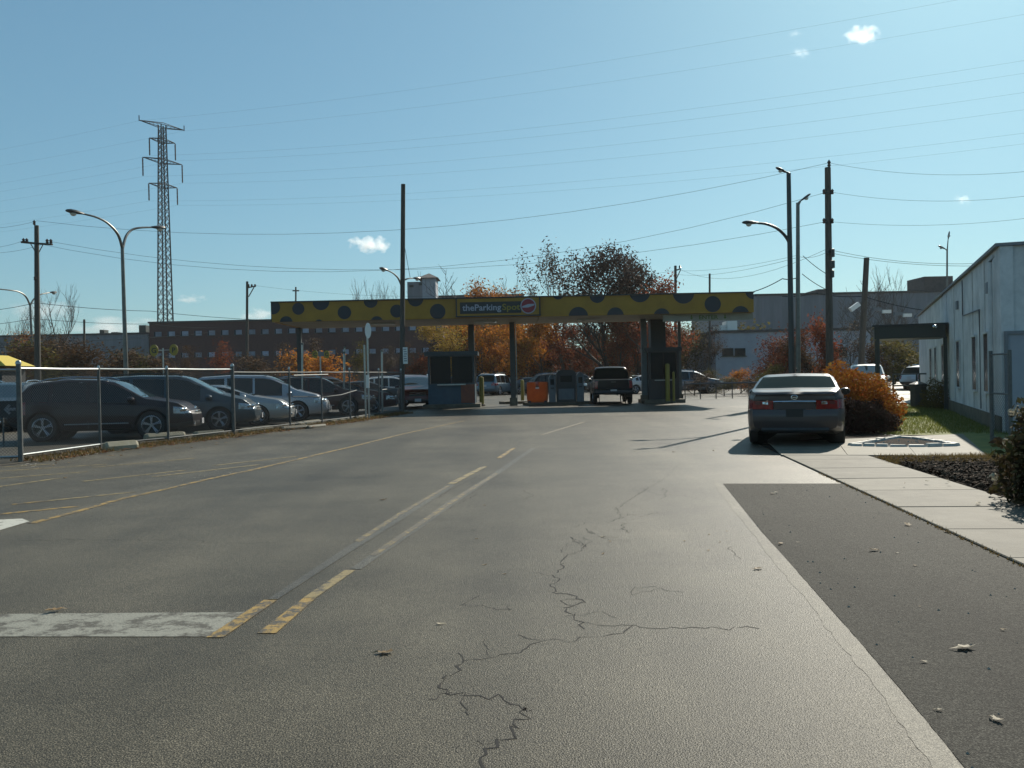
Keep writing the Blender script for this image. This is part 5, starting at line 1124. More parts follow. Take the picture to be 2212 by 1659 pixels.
        e = MB(); e.tube([(xc(0, .955, -1) - .012, .055 * math.cos(t), .955 + .04 * math.sin(t)) for t in np.linspace(0, 2 * math.pi, 17)], .009, 5, False).tube([(xc(0, .955, -1) - .012, -.055, .955), (xc(0, .955, -1) - .012, .055, .955)], .009, 5); e.build('emblem', M['chrome'], root, True)
        MB().tube([(-L_ / 2 + 1.75, 0, 1.45), (-L_ / 2 + 1.72, 0, 1.5), (-L_ / 2 + 1.6, 0, 1.52)], [.02, .012, .004], 6).build('antenna', paintm, root)
        MB().tube([(xc(y, .34, -1) + .01, y, .34) for y in np.linspace(-.6, .6, 9)], .045, 6).build('bumper_trim', M['boothd'], root, True)
    if kind == 'pickup':
        MB().tube([(xc(y, .6, -1) - .1, y, .58) for y in np.linspace(-.92, .92, 7)], .09, 6).build('rear_bumper', M['boothd'], root, True)
        MB().box((xc(0, 1.1, -1) - .0, 0, 1.1), (.05, .22, .06)).build('handle', M['dtrim'], root)
    if S['rails']:
        for sy in (-1, 1):
            q = [(x - L_ / 2, sy * (wid(x) * .945 - (top(x) - belt(x)) * tt * .86 - .1), top(x) + (.045 if .9 < x < S['ws'][0] - .3 else .0)) for x in np.linspace(.75, S['ws'][0] - .15, 9)]
            MB().tube(q, .018, 6).build('roof_rail', M['chrome' if kind == 'suv' else 'dtrim'], root, True)
    if kind == 'suv':
        for sy in (-1, 1): MB().tube([(1.05 - L_ / 2 + x, sy * (wid(1.4) * .985 + .01), .44) for x in (.4, 1.2, 2.0)], .016, 5).build('side_moulding', M['galv'], root, True)
    return root
proto = {}
proto['sedan'] = build_car('sedan', 'dark grey sedan seen from behind on the right beside the orange bush', M['p6'], .045)
proto['suv'] = build_car('suv', 'plum black crossover parked behind the left fence, nearest of the row', M['p0'])
proto['minivan'] = build_car('minivan', 'slate blue minivan second in the fence row beside the plum car', M['p1'])
proto['pickup'] = build_car('pickup', 'black pickup truck with wide mirrors waiting under the yellow canopy', M['p9'], .08, 'truck')
for o in proto.values(): regkids(o)
PM = {'sedan': M['p6'], 'suv': M['p0'], 'minivan': M['p1'], 'pickup': M['p9']}
def put(o, x, y, az, label=None, group=None, z=0.0):
    o.location = (x, y, z); o.rotation_euler = (0, 0, R(90) - R(az))
    if label: o['label'] = label
    if group: o['group'] = group
used = set()
def park(kind, x, y, az, label, pm, group=None, z=0.0):
    o = proto[kind] if kind not in used else copy_tree(proto[kind]); used.add(kind); put(o, x, y, az, label, group, z)
    if pm != PM[kind]: recolour(o, PM[kind], pm)
    return o
def front(kind, fx, Yf, az):                                  # centre from the front bumper's image column and depth
    p = B(fx, Yf); L_ = SPEC[kind]['L']; return p.x - math.sin(R(az)) * L_ / 2, p.y - math.cos(R(az)) * L_ / 2
def rear(kind, fx, Yr, az):
    p = B(fx, Yr); L_ = SPEC[kind]['L']; return p.x + math.sin(R(az)) * L_ / 2, p.y + math.cos(R(az)) * L_ / 2
FR = 'cars parked in a row behind the left fence'
park('sedan', *rear('sedan', 1718, 16.6, 19.5), 19.5, 'dark grey sedan seen from behind on the right beside the orange bush', M['p6'])
park('suv', *front('suv', 428, 24.7, 80), 80, 'plum black crossover parked behind the left fence, nearest of the row', M['p0'], FR, -.012)
park('minivan', *front('minivan', 558, 28.0, 80), 80, 'slate blue minivan with a sky blue windshield, second in the fence row', M['p1'], FR, -.012)
park('sedan', *front('sedan', 632, 30.6, 80), 80, 'low silver sedan between the slate minivan and the light grey minivan', M['p2'], FR, -.012)
park('minivan', *front('minivan', 708, 33.6, 80), 80, 'light grey minivan, fourth in the row behind the fence', M['p3'], FR, -.012)
park('suv', *front('suv', 808, 37.6, 82), 82, 'maroon crossover with chrome grille bars left of the white oval sign', M['p4'], FR, -.012)
park('sedan', *front('sedan', 856, 41.0, 80), 80, 'dark red sedan mostly hidden behind the maroon crossover', M['p5'], FR, -.012)
park('suv', *front('suv', 903, 43.0, 172), 172, 'deep red car facing the road between the wooden pole and the ticket booth', M['p5'], None, -.012)
park('pickup', *rear('pickup', 1326, 42.7, 3), 3, 'black pickup truck with wide mirrors waiting under the yellow canopy', M['p9'])
LG = 'cars parked in the lot behind the canopy'
for kind, x, Y, az, pm, lab in (('minivan', 1072, 72, 20, 'p8', 'steel blue minivan seen between the two canopy columns'), ('sedan', 1104, 76, 60, 'p6', 'charcoal sedan just right of the steel blue minivan behind the column'),
        ('sedan', 1150, 74, 70, 'p1', 'dark slate sedan behind the sunlit yellow bollard'), ('suv', 1205, 70, 75, 'p9', 'black crossover behind the ticket machines'), ('minivan', 1245, 78, 85, 'p6', 'charcoal minivan behind the slim ticket machine'),
        ('sedan', 1398, 66, 70, 'p2', 'silver sedan just right of the pickup truck'), ('suv', 1015, 80, 75, 'p9', 'black crossover half hidden behind the left booth'), ('suv', 1490, 62, 80, 'p8', 'steel blue car behind the fence beside the dark booth')):
    park(kind, *B(x, Y).xy, az, lab, M[pm], LG, -.012)
L2 = 'cars parked further back in the left lot'
for kind, x, Y, az, pm, lab in (('minivan', 112, 44, 255, 'p7', 'white minivan behind the plum car with its tail at the fence post'), ('suv', 720, 52, 80, 'p6', 'charcoal crossover glinting behind the light grey minivan'), ('sedan', 790, 55, 80, 'p1', 'slate sedan behind the maroon crossover'), ('suv', 850, 58, 80, 'p7', 'white topped crossover just left of the wooden pole'),
        ('sedan', 560, 50, 80, 'p9', 'black sedan whose roof shows over the silver sedan'), ('minivan', 905, 60, 80, 'p2', 'silver roofed minivan above the deep red car'), ('suv', 20, 30.5, 170, 'p1', 'slate crossover facing the fence at the left picture edge')):
    park(kind, *B(x, Y).xy, az, lab, M[pm], L2, -.012)
park('minivan', *B(1872, 47).xy, 200, 'white minivan whose roof shows above the orange bush', M['p7']); park('suv', *B(2012, 60).xy, 60, 'pale silver car glinting behind the pipe barrier left of the building', M['p2'])
# yellow awning booth and arrow board at the left edge
o = thing('exit_booth', 'small booth with a sloping yellow awning at the left picture edge', 'booth', B(-12, 36)); h = P(-5, 790, 36).z
MB().box((0, 0, 1.1), (1.7, 1.7, 2.2)).build('cabin', M['boothd'], o); MB().add([(-1.1, -1.1, h - .03), (1.15, -1.1, h - .03), (1.15, 1.1, h - .03), (-1.1, 1.1, h - .03), (-.5, -.5, h + .42), (.35, -.5, h + .42), (.35, .5, h + .42), (-.5, .5, h + .42)], [(0, 1, 5, 4), (1, 2, 6, 5), (2, 3, 7, 6), (3, 0, 4, 7), (4, 5, 6, 7), (3, 2, 1, 0)]).build('awning', M['signy2'], o)
MB().box((0, -.87, 1.6), (1.3, .03, .8)).build('window', M['pane'], o)
bp_ = B(24, 22); o = thing('arrow_board', 'small dark board with a pale left pointing arrow at the left edge behind the fence', 'sign', bp_); zc = P(22, 884, 22).z
MB().box((0, 0, zc), (.52, .04, .42)).build('board', M['signk'], o); MB().disc((0, -.022, zc), (0, -1, 0), 1, .008, poly=[(-.15, 0), (-.02, -.13), (.03, -.09), (-.03, -.035), (.15, -.035), (.15, .035), (-.03, .035), (.03, .09), (-.02, .13)][::-1]).build('arrow', M['wallg'], o)
for sx in (-.2, .2): MB().tube([(sx, .03, 0), (sx, .03, zc)], .02, 6).build('leg', M['post'], o)
# ================================================================ TREES AND PLANTS
def grow(seed, H, r0, fork=.25, levels=4, spread=.55, upw=.35, kids_n=(4, 5, 4, 3), twig=.018, lean=0.0):
    r = random.Random(seed); tr, br, tips = MB(), MB(), []
    def limb(p, d, ln, rad, lv, out):
        n = 4; pts, rs_ = [p.copy()], [rad]; q = p.copy(); dd = d.copy()
        for k in range(n):
            dd = (dd + Vector((r.uniform(-1, 1), r.uniform(-1, 1), r.uniform(-.5, 1) * .6)) * .16 + Vector((0, 0, upw * .12 * (lv > 0)))).normalized()
            q = q + dd * ln / n; pts.append(q.copy()); rs_.append(max(twig * .5, rad * (1 - .62 * (k + 1) / n)))
        out.tube(pts, rs_, 7 if lv == 0 else 5 if lv == 1 else 3, lv == 0)
        if lv >= levels - 1: tips.append((pts[-1], ln)); tips.append((pts[2], ln)); return
        for j in range(kids_n[min(lv, len(kids_n) - 1)]):
            f = (fork if lv == 0 else .3) + (1 - (fork if lv == 0 else .3)) * (j + r.random() * .8) / kids_n[min(lv, len(kids_n) - 1)]
            f = min(.99, f); i = int(f * n); base = pts[i].lerp(pts[i + 1], f * n - i); a = r.uniform(0, 6.28)
            side = Vector((math.cos(a), math.sin(a), r.uniform(-.1, .5))); nd = (dd * (1 - spread) + side * spread + Vector((0, 0, upw * .4))).normalized()
            limb(base, nd, ln * r.uniform(.48, .68), max(twig, rs_[i] * .58), lv + 1, tr if lv == 0 else br)
        tips.append((pts[-1], ln))
    limb(Vector((0, 0, -.1)), Vector((lean, 0, 1)).normalized(), H * .62, r0, 0, tr)
    return tr, br, tips
def leaves(tips, seed, n, sz, sp=.9, drop=0.0):
    r = random.Random(seed); b = MB()
    V, Fc = [], []
    tips = [t for t in tips if r.random() > drop]
    for k in range(n):
        p, ln = tips[r.randrange(len(tips))]; q = p + Vector((r.gauss(0, 1), r.gauss(0, 1), r.gauss(0, .8))) * sp * .5
        a = Vector((r.gauss(0, 1), r.gauss(0, 1), r.gauss(0, .7))).normalized(); c = a.orthogonal().normalized(); s_ = sz * r.uniform(.6, 1.35)
        i = len(V); V += [q - a * s_, q + c * s_ * .55 + a * s_ * .1, q + a * s_, q - c * s_ * .55 - a * s_ * .1]; Fc += [(i, i + 1, i + 2), (i, i + 2, i + 3)]
    b.v = [tuple(v) for v in V]; b.f = Fc; return b
TP = {}
def crown(seed, cx, cz, rx, rz_, ncl, n, sz, sp, hollow=.35):       # leaf clumps spread through an uneven crown volume
    r = random.Random(seed); tips = []
    while len(tips) < ncl:
        u = Vector((r.uniform(-1, 1), r.uniform(-1, 1), r.uniform(-1, 1)))
        if hollow < u.length < 1: tips.append((Vector((cx + u.x * rx * (1 + .12 * math.sin(u.z * 6 + seed)), u.y * rx, cz + u.z * rz_)), 1))
    return leaves(tips, seed, n, sz, sp)
def tproto(key, seed, H, r0, n, sz, lm, bark='bark', **kw):
    sp = kw.pop('sp', .9); drop = kw.pop('drop', 0); tr, br, tips = grow(seed, H, r0, **kw)
    TP[key] = dict(H=max(v[2] for v in tr.v + br.v), tr=tr.mesh('trunk', M[bark], True), br=br.mesh('branches', M[bark]) if br.f else None, lf=leaves(tips, seed + 50, n, sz, sp, drop).mesh('foliage', M[lm]) if n else None, lm=lm)
tproto('autumn_a', 11, 9, .16, 5200, .115, 'lf_or', fork=.12, spread=.6)
tproto('autumn_b', 12, 8, .14, 4800, .115, 'lf_or', fork=.1, spread=.65)
tproto('autumn_c', 13, 9, .15, 3600, .115, 'lf_or', fork=.15, spread=.5, drop=.25)
tproto('thin', 14, 8, .12, 1700, .11, 'lf_br', fork=.15, spread=.45, drop=.4)
tproto('bare_a', 15, 12, .24, 0, .1, 'lf_br', 'barkg', fork=.28, spread=.42, upw=.7, levels=5, kids_n=(6, 4, 4, 3), twig=.016)
tproto('bare_b', 16, 9, .16, 0, .1, 'lf_br', 'barkg', fork=.25, spread=.5, upw=.5, levels=5, kids_n=(5, 4, 3, 3), twig=.018)
tproto('oak', 17, 9.6, .3, 3300, .21, 'lf_dk', fork=.2, spread=.62, kids_n=(7, 5, 4, 3), sp=1.2, drop=.15)
tproto('sparse', 18, 13, .22, 1700, .15, 'lf_re', 'barkg', fork=.3, spread=.42, upw=.6, kids_n=(6, 5, 4, 3), sp=.8)
_o = TP['oak']; _o['lf'] = crown(31, 0, 8.3, 3.4, 3.5, 95, 7600, .15, .95).mesh('foliage', M['lf_dk']); _o['H'] = 11.9
tproto('scrub', 19, 4, .07, 2600, .085, 'lf_br', fork=.05, spread=.7, kids_n=(6, 5, 4, 3), sp=.6)
def tree(key, label, x, ytop, Y, wide=1.0, lm=None, group=None, rz=0.0, name='tree', cat='tree', base=None, hh=None):
    t = TP[key]; b_ = base or B(x, Y); h = hh or (P(x, ytop, Y).z - b_.z); s_ = h / t['H']
    o = thing(name, label, cat, b_, rz, group); o.scale = (s_ * wide, s_ * wide, s_)
    for nm_, me in (('trunk', t['tr']), ('branches', t['br']), ('crown', t['lf'])):
        if me is None: continue
        c = bpy.data.objects.new(nm_, me); C.objects.link(c); c.parent = o
        if nm_ == 'crown' and lm and lm != t['lm']: c.material_slots[0].link = 'OBJECT'; c.material_slots[0].material = M[lm]
    return o
tr_ = random.Random(21)
TG = 'autumn trees behind the canopy'
for key, x, yt, Y, wd_, lm, lab in (
    ('autumn_a', 958, 694, 88, 1.15, 'lf_ye', 'yellow autumn tree above the left ticket booth'), ('autumn_b', 1000, 716, 96, 1.2, 'lf_br', 'brown tree behind the first canopy column'), ('autumn_c', 1042, 692, 92, 1.0, 'lf_or', 'orange tree between the two middle columns'),
    ('thin', 1070, 680, 98, 1.1, 'lf_ol', 'dull green thin tree between the middle columns'), ('autumn_b', 1092, 690, 94, 1.0, 'lf_or', 'orange brown tree just left of the second column'), ('autumn_a', 1140, 688, 86, 1.15, 'lf_or', 'bright orange tree just right of the second column, fullest crown'),
    ('autumn_c', 1172, 684, 90, 1.1, 'lf_or', 'orange tree above the orange barrier'), ('autumn_b', 1204, 700, 94, 1.0, 'lf_re', 'red tree above the ticket machines'), ('thin', 1232, 690, 90, 1.2, 'lf_re', 'thin red brown tree left of the pickup'),
    ('autumn_c', 1262, 694, 96, 1.1, 'lf_br', 'brown tree behind the pickup, left one'), ('autumn_b', 1300, 700, 92, 1.1, 'lf_re', 'red leaved tree right above the pickup cab'), ('autumn_a', 1340, 696, 88, 1.0, 'lf_re', 'red orange tree right of the pickup cab'),
    ('autumn_c', 1372, 690, 94, 1.0, 'lf_re', 'red tree just left of the grey right column'), ('thin', 1408, 688, 90, 1.2, 'lf_br', 'brown thin tree behind the right column'), ('autumn_b', 1440, 694, 96, 1.1, 'lf_br', 'brown tree above the dark booth'),
    ('autumn_c', 1472, 700, 92, 1.0, 'lf_re', 'reddish tree at the right side of the dark booth'), ('thin', 1505, 690, 86, 1.3, 'lf_ol', 'olive tree with a pale trunk under the ENTER board'), ('thin', 1532, 700, 80, 1.0, 'lf_br', 'brown thin tree touching the white annex'),
    ('thin', 925, 712, 92, 1.2, 'lf_br', 'brown thin tree left of the yellow one behind the booth'), ('thin', 880, 735, 98, .9, 'lf_br', 'brown thin tree behind the wooden pole'), ('scrub', 900, 772, 90, 1.2, 'lf_re', 'small red tinted tree right of the wooden pole'),
    ('scrub', 1545, 800, 66, 1.3, 'lf_ol', 'olive scrub at the foot of the white annex')):
    tree(key, lab, x, yt, Y, wd_, lm, TG, tr_.uniform(0, 6.28))
tree('autumn_a', 'orange crown rising above the sign panel on the canopy', 1075, 612, 100, .9, 'lf_or', TG, 1.0); tree('autumn_b', 'small orange crown rising over the fascia left of the sign', 1000, 632, 104, .9, 'lf_or', TG, 2.0)
tree('bare_b', 'bare tree with a few leaves above the sign panel', 1030, 578, 108, 1.3, None, None, .5); tree('bare_a', 'bare tree over the sign panel, right one of two', 1098, 590, 112, 1.0, None, None, 2.2)
tree('sparse', 'tall sparse reddish tree left of the dark oak above the canopy', 1222, 514, 92, .85, 'lf_br', None, .4); tree('oak', 'big dark leaved oak rising above the canopy', 1316, 528, 90, .86, 'lf_dk', None, 1.2)
tree('oak', 'lower brown oak at the right shoulder of the dark oak', 1376, 556, 92, .62, 'lf_dk', None, 4.0); tree('autumn_b', 'red topped small tree under the right side of the dark oak', 1392, 600, 84, .8, 'lf_re', None, 3.0)
for x, yt, k, lab in ((760, 622, 'bare_b', 'bare thin tree above the left canopy dots'), (797, 596, 'bare_a', 'bare many stemmed tree left of the wooden pole top lamp'), (826, 602, 'bare_a', 'bare tree just left of the wooden pole'), (850, 612, 'bare_b', 'low bare tree touching the wooden pole')): tree(k, lab, x, yt, 140, .8, None, 'bare trees behind the canopy', x * .7)
tree('bare_a', 'tall bare tree right of the far left utility pole', 122, 606, 78, 1.05, None, 'bare trees at the left', 1.9); tree('bare_a', 'bare tree half hidden behind the far left utility pole', 84, 655, 84, .9, None, 'bare trees at the left', 4.4)
tree('bare_b', 'slender bare tree at the left picture edge', 22, 670, 80, .8, None, 'bare trees at the left', 3.0); tree('bare_b', 'small bare tree between the edge and the utility pole', 48, 695, 86, .9, None, 'bare trees at the left', .3); tree('thin', 'thin orange tipped tree at the left picture edge', 36, 712, 78, 1.1, 'lf_or', 'bare trees at the left', .9)
LS = 'low brown trees along the left lot'
for i, (x, yt, Y, k, lm, lab) in enumerate(((10, 748, 66, 'scrub', 'lf_br', 'brown scrub tree at the left edge above the yellow awning'), (52, 735, 72, 'scrub', 'lf_br', 'reddish scrub tree left of the utility pole foot'), (100, 742, 70, 'scrub', 'lf_ol', 'olive scrub tree right of the utility pole foot'), (146, 720, 80, 'autumn_c', 'lf_br', 'orange brown tree right of the bare tree'), (185, 752, 74, 'scrub', 'lf_br', 'brown scrub tree midway to the double lamp'),
        (225, 758, 82, 'scrub', 'lf_br', 'brown scrub tree left of the double lamp'), (268, 762, 88, 'scrub', 'lf_ol', 'dull scrub tree behind the double lamp post'), (310, 765, 92, 'scrub', 'lf_br', 'brown scrub tree before the factory corner'), (420, 745, 96, 'thin', 'lf_br', 'thin brown tree before the third factory window'), (475, 735, 98, 'thin', 'lf_re', 'reddish thin tree before the middle of the factory'), (600, 738, 96, 'thin', 'lf_br', 'brown thin tree under the left canopy end'),
        (640, 760, 90, 'scrub', 'lf_or', 'orange scrub tree by the pale lot post'), (700, 728, 96, 'thin', 'lf_br', 'brown thin tree behind the right row signs'), (725, 768, 88, 'scrub', 'lf_or', 'orange scrub tree right of the right row signs'), (770, 735, 98, 'thin', 'lf_ol', 'dull thin tree left of the oval sign'), (830, 745, 94, 'thin', 'lf_br', 'brown thin tree between the oval sign and the wooden pole'), (545, 770, 92, 'scrub', 'lf_br', 'brown scrub tree behind the tall fence post'), (380, 772, 90, 'scrub', 'lf_br', 'brown scrub tree below the left row signs'))):
    tree(k, lab, x, yt, Y, 1.5 if k == 'scrub' else 1.1, lm, LS, i * 1.3)
RG = 'trees and scrub at the right'
for i, (x, yt, Y, k, lm, lab, wd_) in enumerate(((1690, 712, 58, 'scrub', 'lf_re', 'red leaved scrub climbing around the lamp post', .9), (1662, 730, 60, 'scrub', 'lf_re', 'red scrub left of the lamp post', 1.0), (1786, 690, 46.5, 'scrub', 'lf_re', 'reddish vines wrapped around the transformer pole', .55), (1752, 735, 56, 'scrub', 'lf_br', 'brown scrub between lamp post and transformer pole', 1.1),
        (1838, 590, 95, 'bare_b', None, 'bare tree left of the leaning pole', 1.2), (1925, 566, 98, 'bare_a', None, 'fan shaped bare tree above the porch roof', .8), (1885, 640, 90, 'bare_b', None, 'low bare tree behind the leaning pole', 1.3), (1962, 620, 92, 'bare_b', None, 'bare tree against the grey hall near the building roof', 1.2), (1840, 690, 72, 'thin', 'lf_br', 'brown tree behind the leaning pole foot', 1.2),
        (1955, 735, 62, 'scrub', 'lf_ol', 'olive scrub under the porch roof', 1.5), (1990, 740, 66, 'scrub', 'lf_ol', 'olive scrub under the porch by the wall', 1.2), (1915, 745, 64, 'scrub', 'lf_br', 'brown scrub right of the leaning pole', 1.2), (1600, 800, 60, 'scrub', 'lf_or', 'orange scrub before the white annex', 1.6), (1655, 790, 56, 'scrub', 'lf_ol', 'olive scrub behind the dark sedan roof', 1.5), (1500, 806, 57, 'scrub', 'lf_br', 'brown scrub behind the far fence, left end', 1.6), (1565, 815, 54, 'scrub', 'lf_ol', 'olive scrub behind the far fence, middle', 1.8), (1625, 818, 53, 'scrub', 'lf_br', 'brown scrub behind the far fence, right end', 1.8))):
    tree(k, lab, x, yt, Y, wd_, lm, RG, i * .9, 'shrub' if k == 'scrub' else 'tree', 'shrub' if k == 'scrub' else 'tree')
UG = 'undergrowth behind the lot under the canopy'
for i, (x, lab) in enumerate(((985, 'left ticket booth corner'), (1030, 'first dark column'), (1072, 'steel blue minivan'), (1112, 'second dark column'), (1150, 'sunlit bollard'),
        (1180, 'orange barrier'), (1222, 'ticket machines'), (1262, 'slim ticket machine'), (1305, 'pickup cab roof'), (1345, 'pickup right mirror'), (1388, 'grey right column'), (1440, 'dark booth'), (1485, 'far fence left end'), (1530, 'far fence middle'), (1590, 'far fence right part'))):
    tree('scrub', ('brown', 'reddish', 'olive')[i % 3] + ' undergrowth closing the view behind the ' + lab, x, tr_.uniform(705, 742), 104 + (i * 7) % 14, 1.6, ('lf_br', 'lf_re', 'lf_ol')[i % 3], UG, i * 1.7, 'shrub', 'shrub')
# far woods closing the horizon
r_ = random.Random(77); b = MB()
for k in range(5000):
    x = r_.uniform(-420, 420); y = 190 + r_.uniform(0, 20); h = 4 + 2 * math.sin(x * .05) + r_.uniform(0, 3); z = r_.uniform(0, h); s_ = r_.uniform(.8, 2)
    a = Vector((r_.gauss(0, 1), r_.gauss(0, .6), r_.gauss(0, 1))).normalized(); c = a.orthogonal().normalized(); q = Vector((x, y, z)); b.add([q - a * s_, q + c * s_, q + a * s_, q - c * s_], [(0, 1, 2), (0, 2, 3)])
tag(b.build('far_woods', M['lf_br']), kind='stuff')
# orange bush beside the sedan
def bush(name, label, cat, c, rx, ry, h, n, sz, lm, seed, sq=False, stems=26):
    r = random.Random(seed); o = thing(name, label, cat, c); b = MB()
    for k in range(stems):
        a = r.uniform(0, 6.28); q = r.uniform(.3, .85); tip = Vector((math.cos(a) * rx * q, math.sin(a) * ry * q, h * math.sqrt(max(.05, 1 - q * q)) * r.uniform(.75, .95)))
        mid = tip * .5 + Vector((r.uniform(-.1, .1), r.uniform(-.1, .1), .1)); b.tube([(tip.x * .12, tip.y * .12, -.03), mid, tip], [.018, .012, .005], 4, False)
    b.build('stems', M['bark'], o)
    V, Fc = [], []
    for k in range(n):
        u = Vector((r.gauss(0, 1), r.gauss(0, 1), r.gauss(0, 1))).normalized(); u.z = abs(u.z)
        if sq: u = u / (abs(u.x) ** 4 + abs(u.y) ** 4 + abs(u.z) ** 4) ** .25
        lump = 1 + .13 * math.sin(u.x * 7 + seed) * math.sin(u.y * 6 + 2) + .08 * math.sin(u.z * 11 + u.x * 5)
        rr = (r.random() ** .35) * lump; p = Vector((u.x * rx * rr, u.y * ry * rr, .06 + u.z * h * rr))
        a = Vector((r.gauss(0, 1), r.gauss(0, 1), r.gauss(0, 1))).normalized(); d = a.orthogonal().normalized(); s_ = sz * r.uniform(.6, 1.4)
        i = len(V); V += [p - a * s_, p + d * s_ * .5, p + a * s_, p - d * s_ * .5]; Fc += [(i, i + 1, i + 2), (i, i + 2, i + 3)]
    b = MB(); b.v = [tuple(v) for v in V]; b.f = Fc; b.build('foliage', M[lm], o); return o
bush('orange_bush', 'rounded bush with a glowing orange top between the sedan and the lawn', 'bush', Vector((8.2, 21.3, 0)), 1.25, 1.05, 1.52, 18000, .045, 'lf_bush', 3)
bush('bush_shade', 'dark foliage added as the shaded front of the orange bush beside the sedan', 'bush', Vector((7.98, 20.0, 0)), .78, .6, .72, 9000, .038, 'lf_shade', 5)  # darker leaves stand in for shade on the bush's front
bush('trimmed_hedge', 'dark trimmed hedge against the white wall below the porch', 'hedge', Vector((B(2037, 31).x, 31, 0)), .75, 1.0, 1.05, 6000, .035, 'lf_ol', 6)
hy = bush('hydrangea_bush', 'dark drying hydrangea with pale flower heads at the right picture edge', 'bush', Vector((5.78, 9.1, 0)), .58, .62, .92, 9000, .05, 'lf_hyd', 8, True)
r_ = random.Random(4)
for k in range(26):
    a = r_.uniform(0, 6.28); e = r_.uniform(.15, 1.2); p = Vector((math.cos(a) * math.cos(e), math.sin(a) * math.cos(e), math.sin(e))); p = p / (abs(p.x) ** 4 + abs(p.y) ** 4 + abs(p.z) ** 4) ** .25; p = Vector((p.x * .62, p.y * .66, .08 + p.z * .95)); b = MB()
    for j in range(26):
        u = Vector((r_.gauss(0, 1), r_.gauss(0, 1), r_.gauss(0, 1))).normalized(); q = p + u * .045; w1 = u.orthogonal().normalized() * .016; w2 = u.cross(w1)
        b.add([q - w1, q - w2, q + w1, q + w2], [(0, 1, 2), (0, 2, 3)])
    b.build('flower_head', M['flower'], hy)
# ================================================================ FALLEN LEAVES
def leafmesh(seed):
    r = random.Random(seed); n = 14; pts = []
    for k in range(n):
        t = 2 * math.pi * k / n; rad = .055 * (1 if k % 2 == 0 else .7) * (1.2 if k in (0,) else 1) * r.uniform(.75, 1.15); pts.append((rad * math.cos(t) * 1.25, rad * math.sin(t) * .8))
    cu = r.uniform(2.5, 6); v = [(0, 0, .006)] + [(x, y, .006 + cu * (y * y) + abs(x) * r.uniform(0, .35)) for x, y in pts] + [(-.11, .012, .004)]
    return MB().add(v, [(0, k + 1, (k + 1) % n + 1) for k in range(n)] + [(8, 9, n + 1)])
LM = [leafmesh(s_).mesh('fallen_leaf', M['dleaf' if s_ < 4 else 'dleaf2']) for s_ in range(6)]
def fl(x, y, k, label, sc=1.0, g='fallen leaves on the asphalt', rz=None, z=.002):
    p = G(x, y); o = bpy.data.objects.new('fallen_leaf', LM[k]); C.objects.link(o); o.location = (p.x, p.y, z); o.rotation_euler = (rnd.uniform(-.15, .15), rnd.uniform(-.15, .15), rnd.uniform(0, 6.28) if rz is None else rz); o.scale = (sc * .68,) * 3; tag(o, label, 'leaf', g)
fl(118, 1322, 0, 'curled brown leaf lying on the white stop line', 1.15, z=.008); fl(832, 1412, 1, 'flat tan leaf on the asphalt right of the yellow lines', 1.1, rz=.1); fl(950, 1349, 4, 'small pale leaf above the main crack', .6); fl(829, 1080, 2, 'lone brown leaf left of the grey double stripe', .9)
fl(2085, 1404, 5, 'largest pale leaf on the dark patch at the lower right', 1.15, rz=.1, z=.009); fl(1960, 1136, 3, 'upright curled leaf on the dark patch near the pavement edge', 1.1, z=.009); fl(1670, 1068, 4, 'pale leaf at the upper end of the dark patch', 1.0, z=.009); fl(1888, 1191, 0, 'brown curled leaf in the middle of the dark patch', .9, z=.009)
fl(2113, 1095, 5, 'pale leaf lying on the pavement slab', 1.0, z=.034); fl(2045, 1151, 1, 'tan leaf at the edge between dark patch and pavement', .8, z=.009); fl(1686, 1177, 2, 'tan leaf against the pale joint of the patch', .7, z=.009); fl(1637, 1230, 3, 'dark leaf on the road left of the pale joint', .9); fl(1541, 974, 4, 'pale leaf on the bright road before the sedan', 1.0); fl(1301, 1160, 5, 'tiny pale leaf right of the upper crack', .5); fl(2155, 1560, 4, 'pale leaf near the lower right picture corner', .7, z=.009); fl(1454, 977, 1, 'dark leaf on the road left of the sedan shadow', .8)
fl(141, 975 + 58, 2, 'orange leaf by the hatched lines under the big fence post', .9)
for i in range(40):
    x = rnd.uniform(60, 900); t = (x - 45) / 823; yb = 1003 - 106 * t + rnd.uniform(0, 9) + 6 * (1 - t); fl(x, yb, rnd.randrange(4), 'brown leaf lying along the foot of the left fence', rnd.uniform(.7, 1.1), 'fallen leaves along the fence')
for i in range(26):
    x = rnd.uniform(1560, 2180); y = rnd.uniform(1070, 1640)
    q = G(x, y); 
    if x > 1580 + (y - 1045) * .83 + 25 and (q - SWL[0]).dot(n_) < -.1: fl(x, y, 3 + rnd.randrange(3), 'scrap of pale leaf scattered on the dark patch', rnd.uniform(.15, .4), 'leaf scraps on the dark patch', z=.008)
for i in range(22):
    fl(rnd.uniform(1000, 1600), rnd.uniform(930, 1250), rnd.randrange(4), 'small leaf scrap scattered on the worn road', rnd.uniform(.2, .5), 'leaf scraps on the road')
for i in range(9): fl(rnd.uniform(1950, 2150), rnd.uniform(1020, 1060), 4 + i % 2, 'pale leaf caught in the mulch bed', .6, 'leaves in the mulch bed', z=.06)
for x, y in ((1945, 926), (1958, 931), (1970, 929), (1978, 936), (1992, 921), (1999, 925)): fl(x, y, 4, 'pale leaf on the sunlit lawn strip', 1.0, 'leaves on the lawn', z=.07)
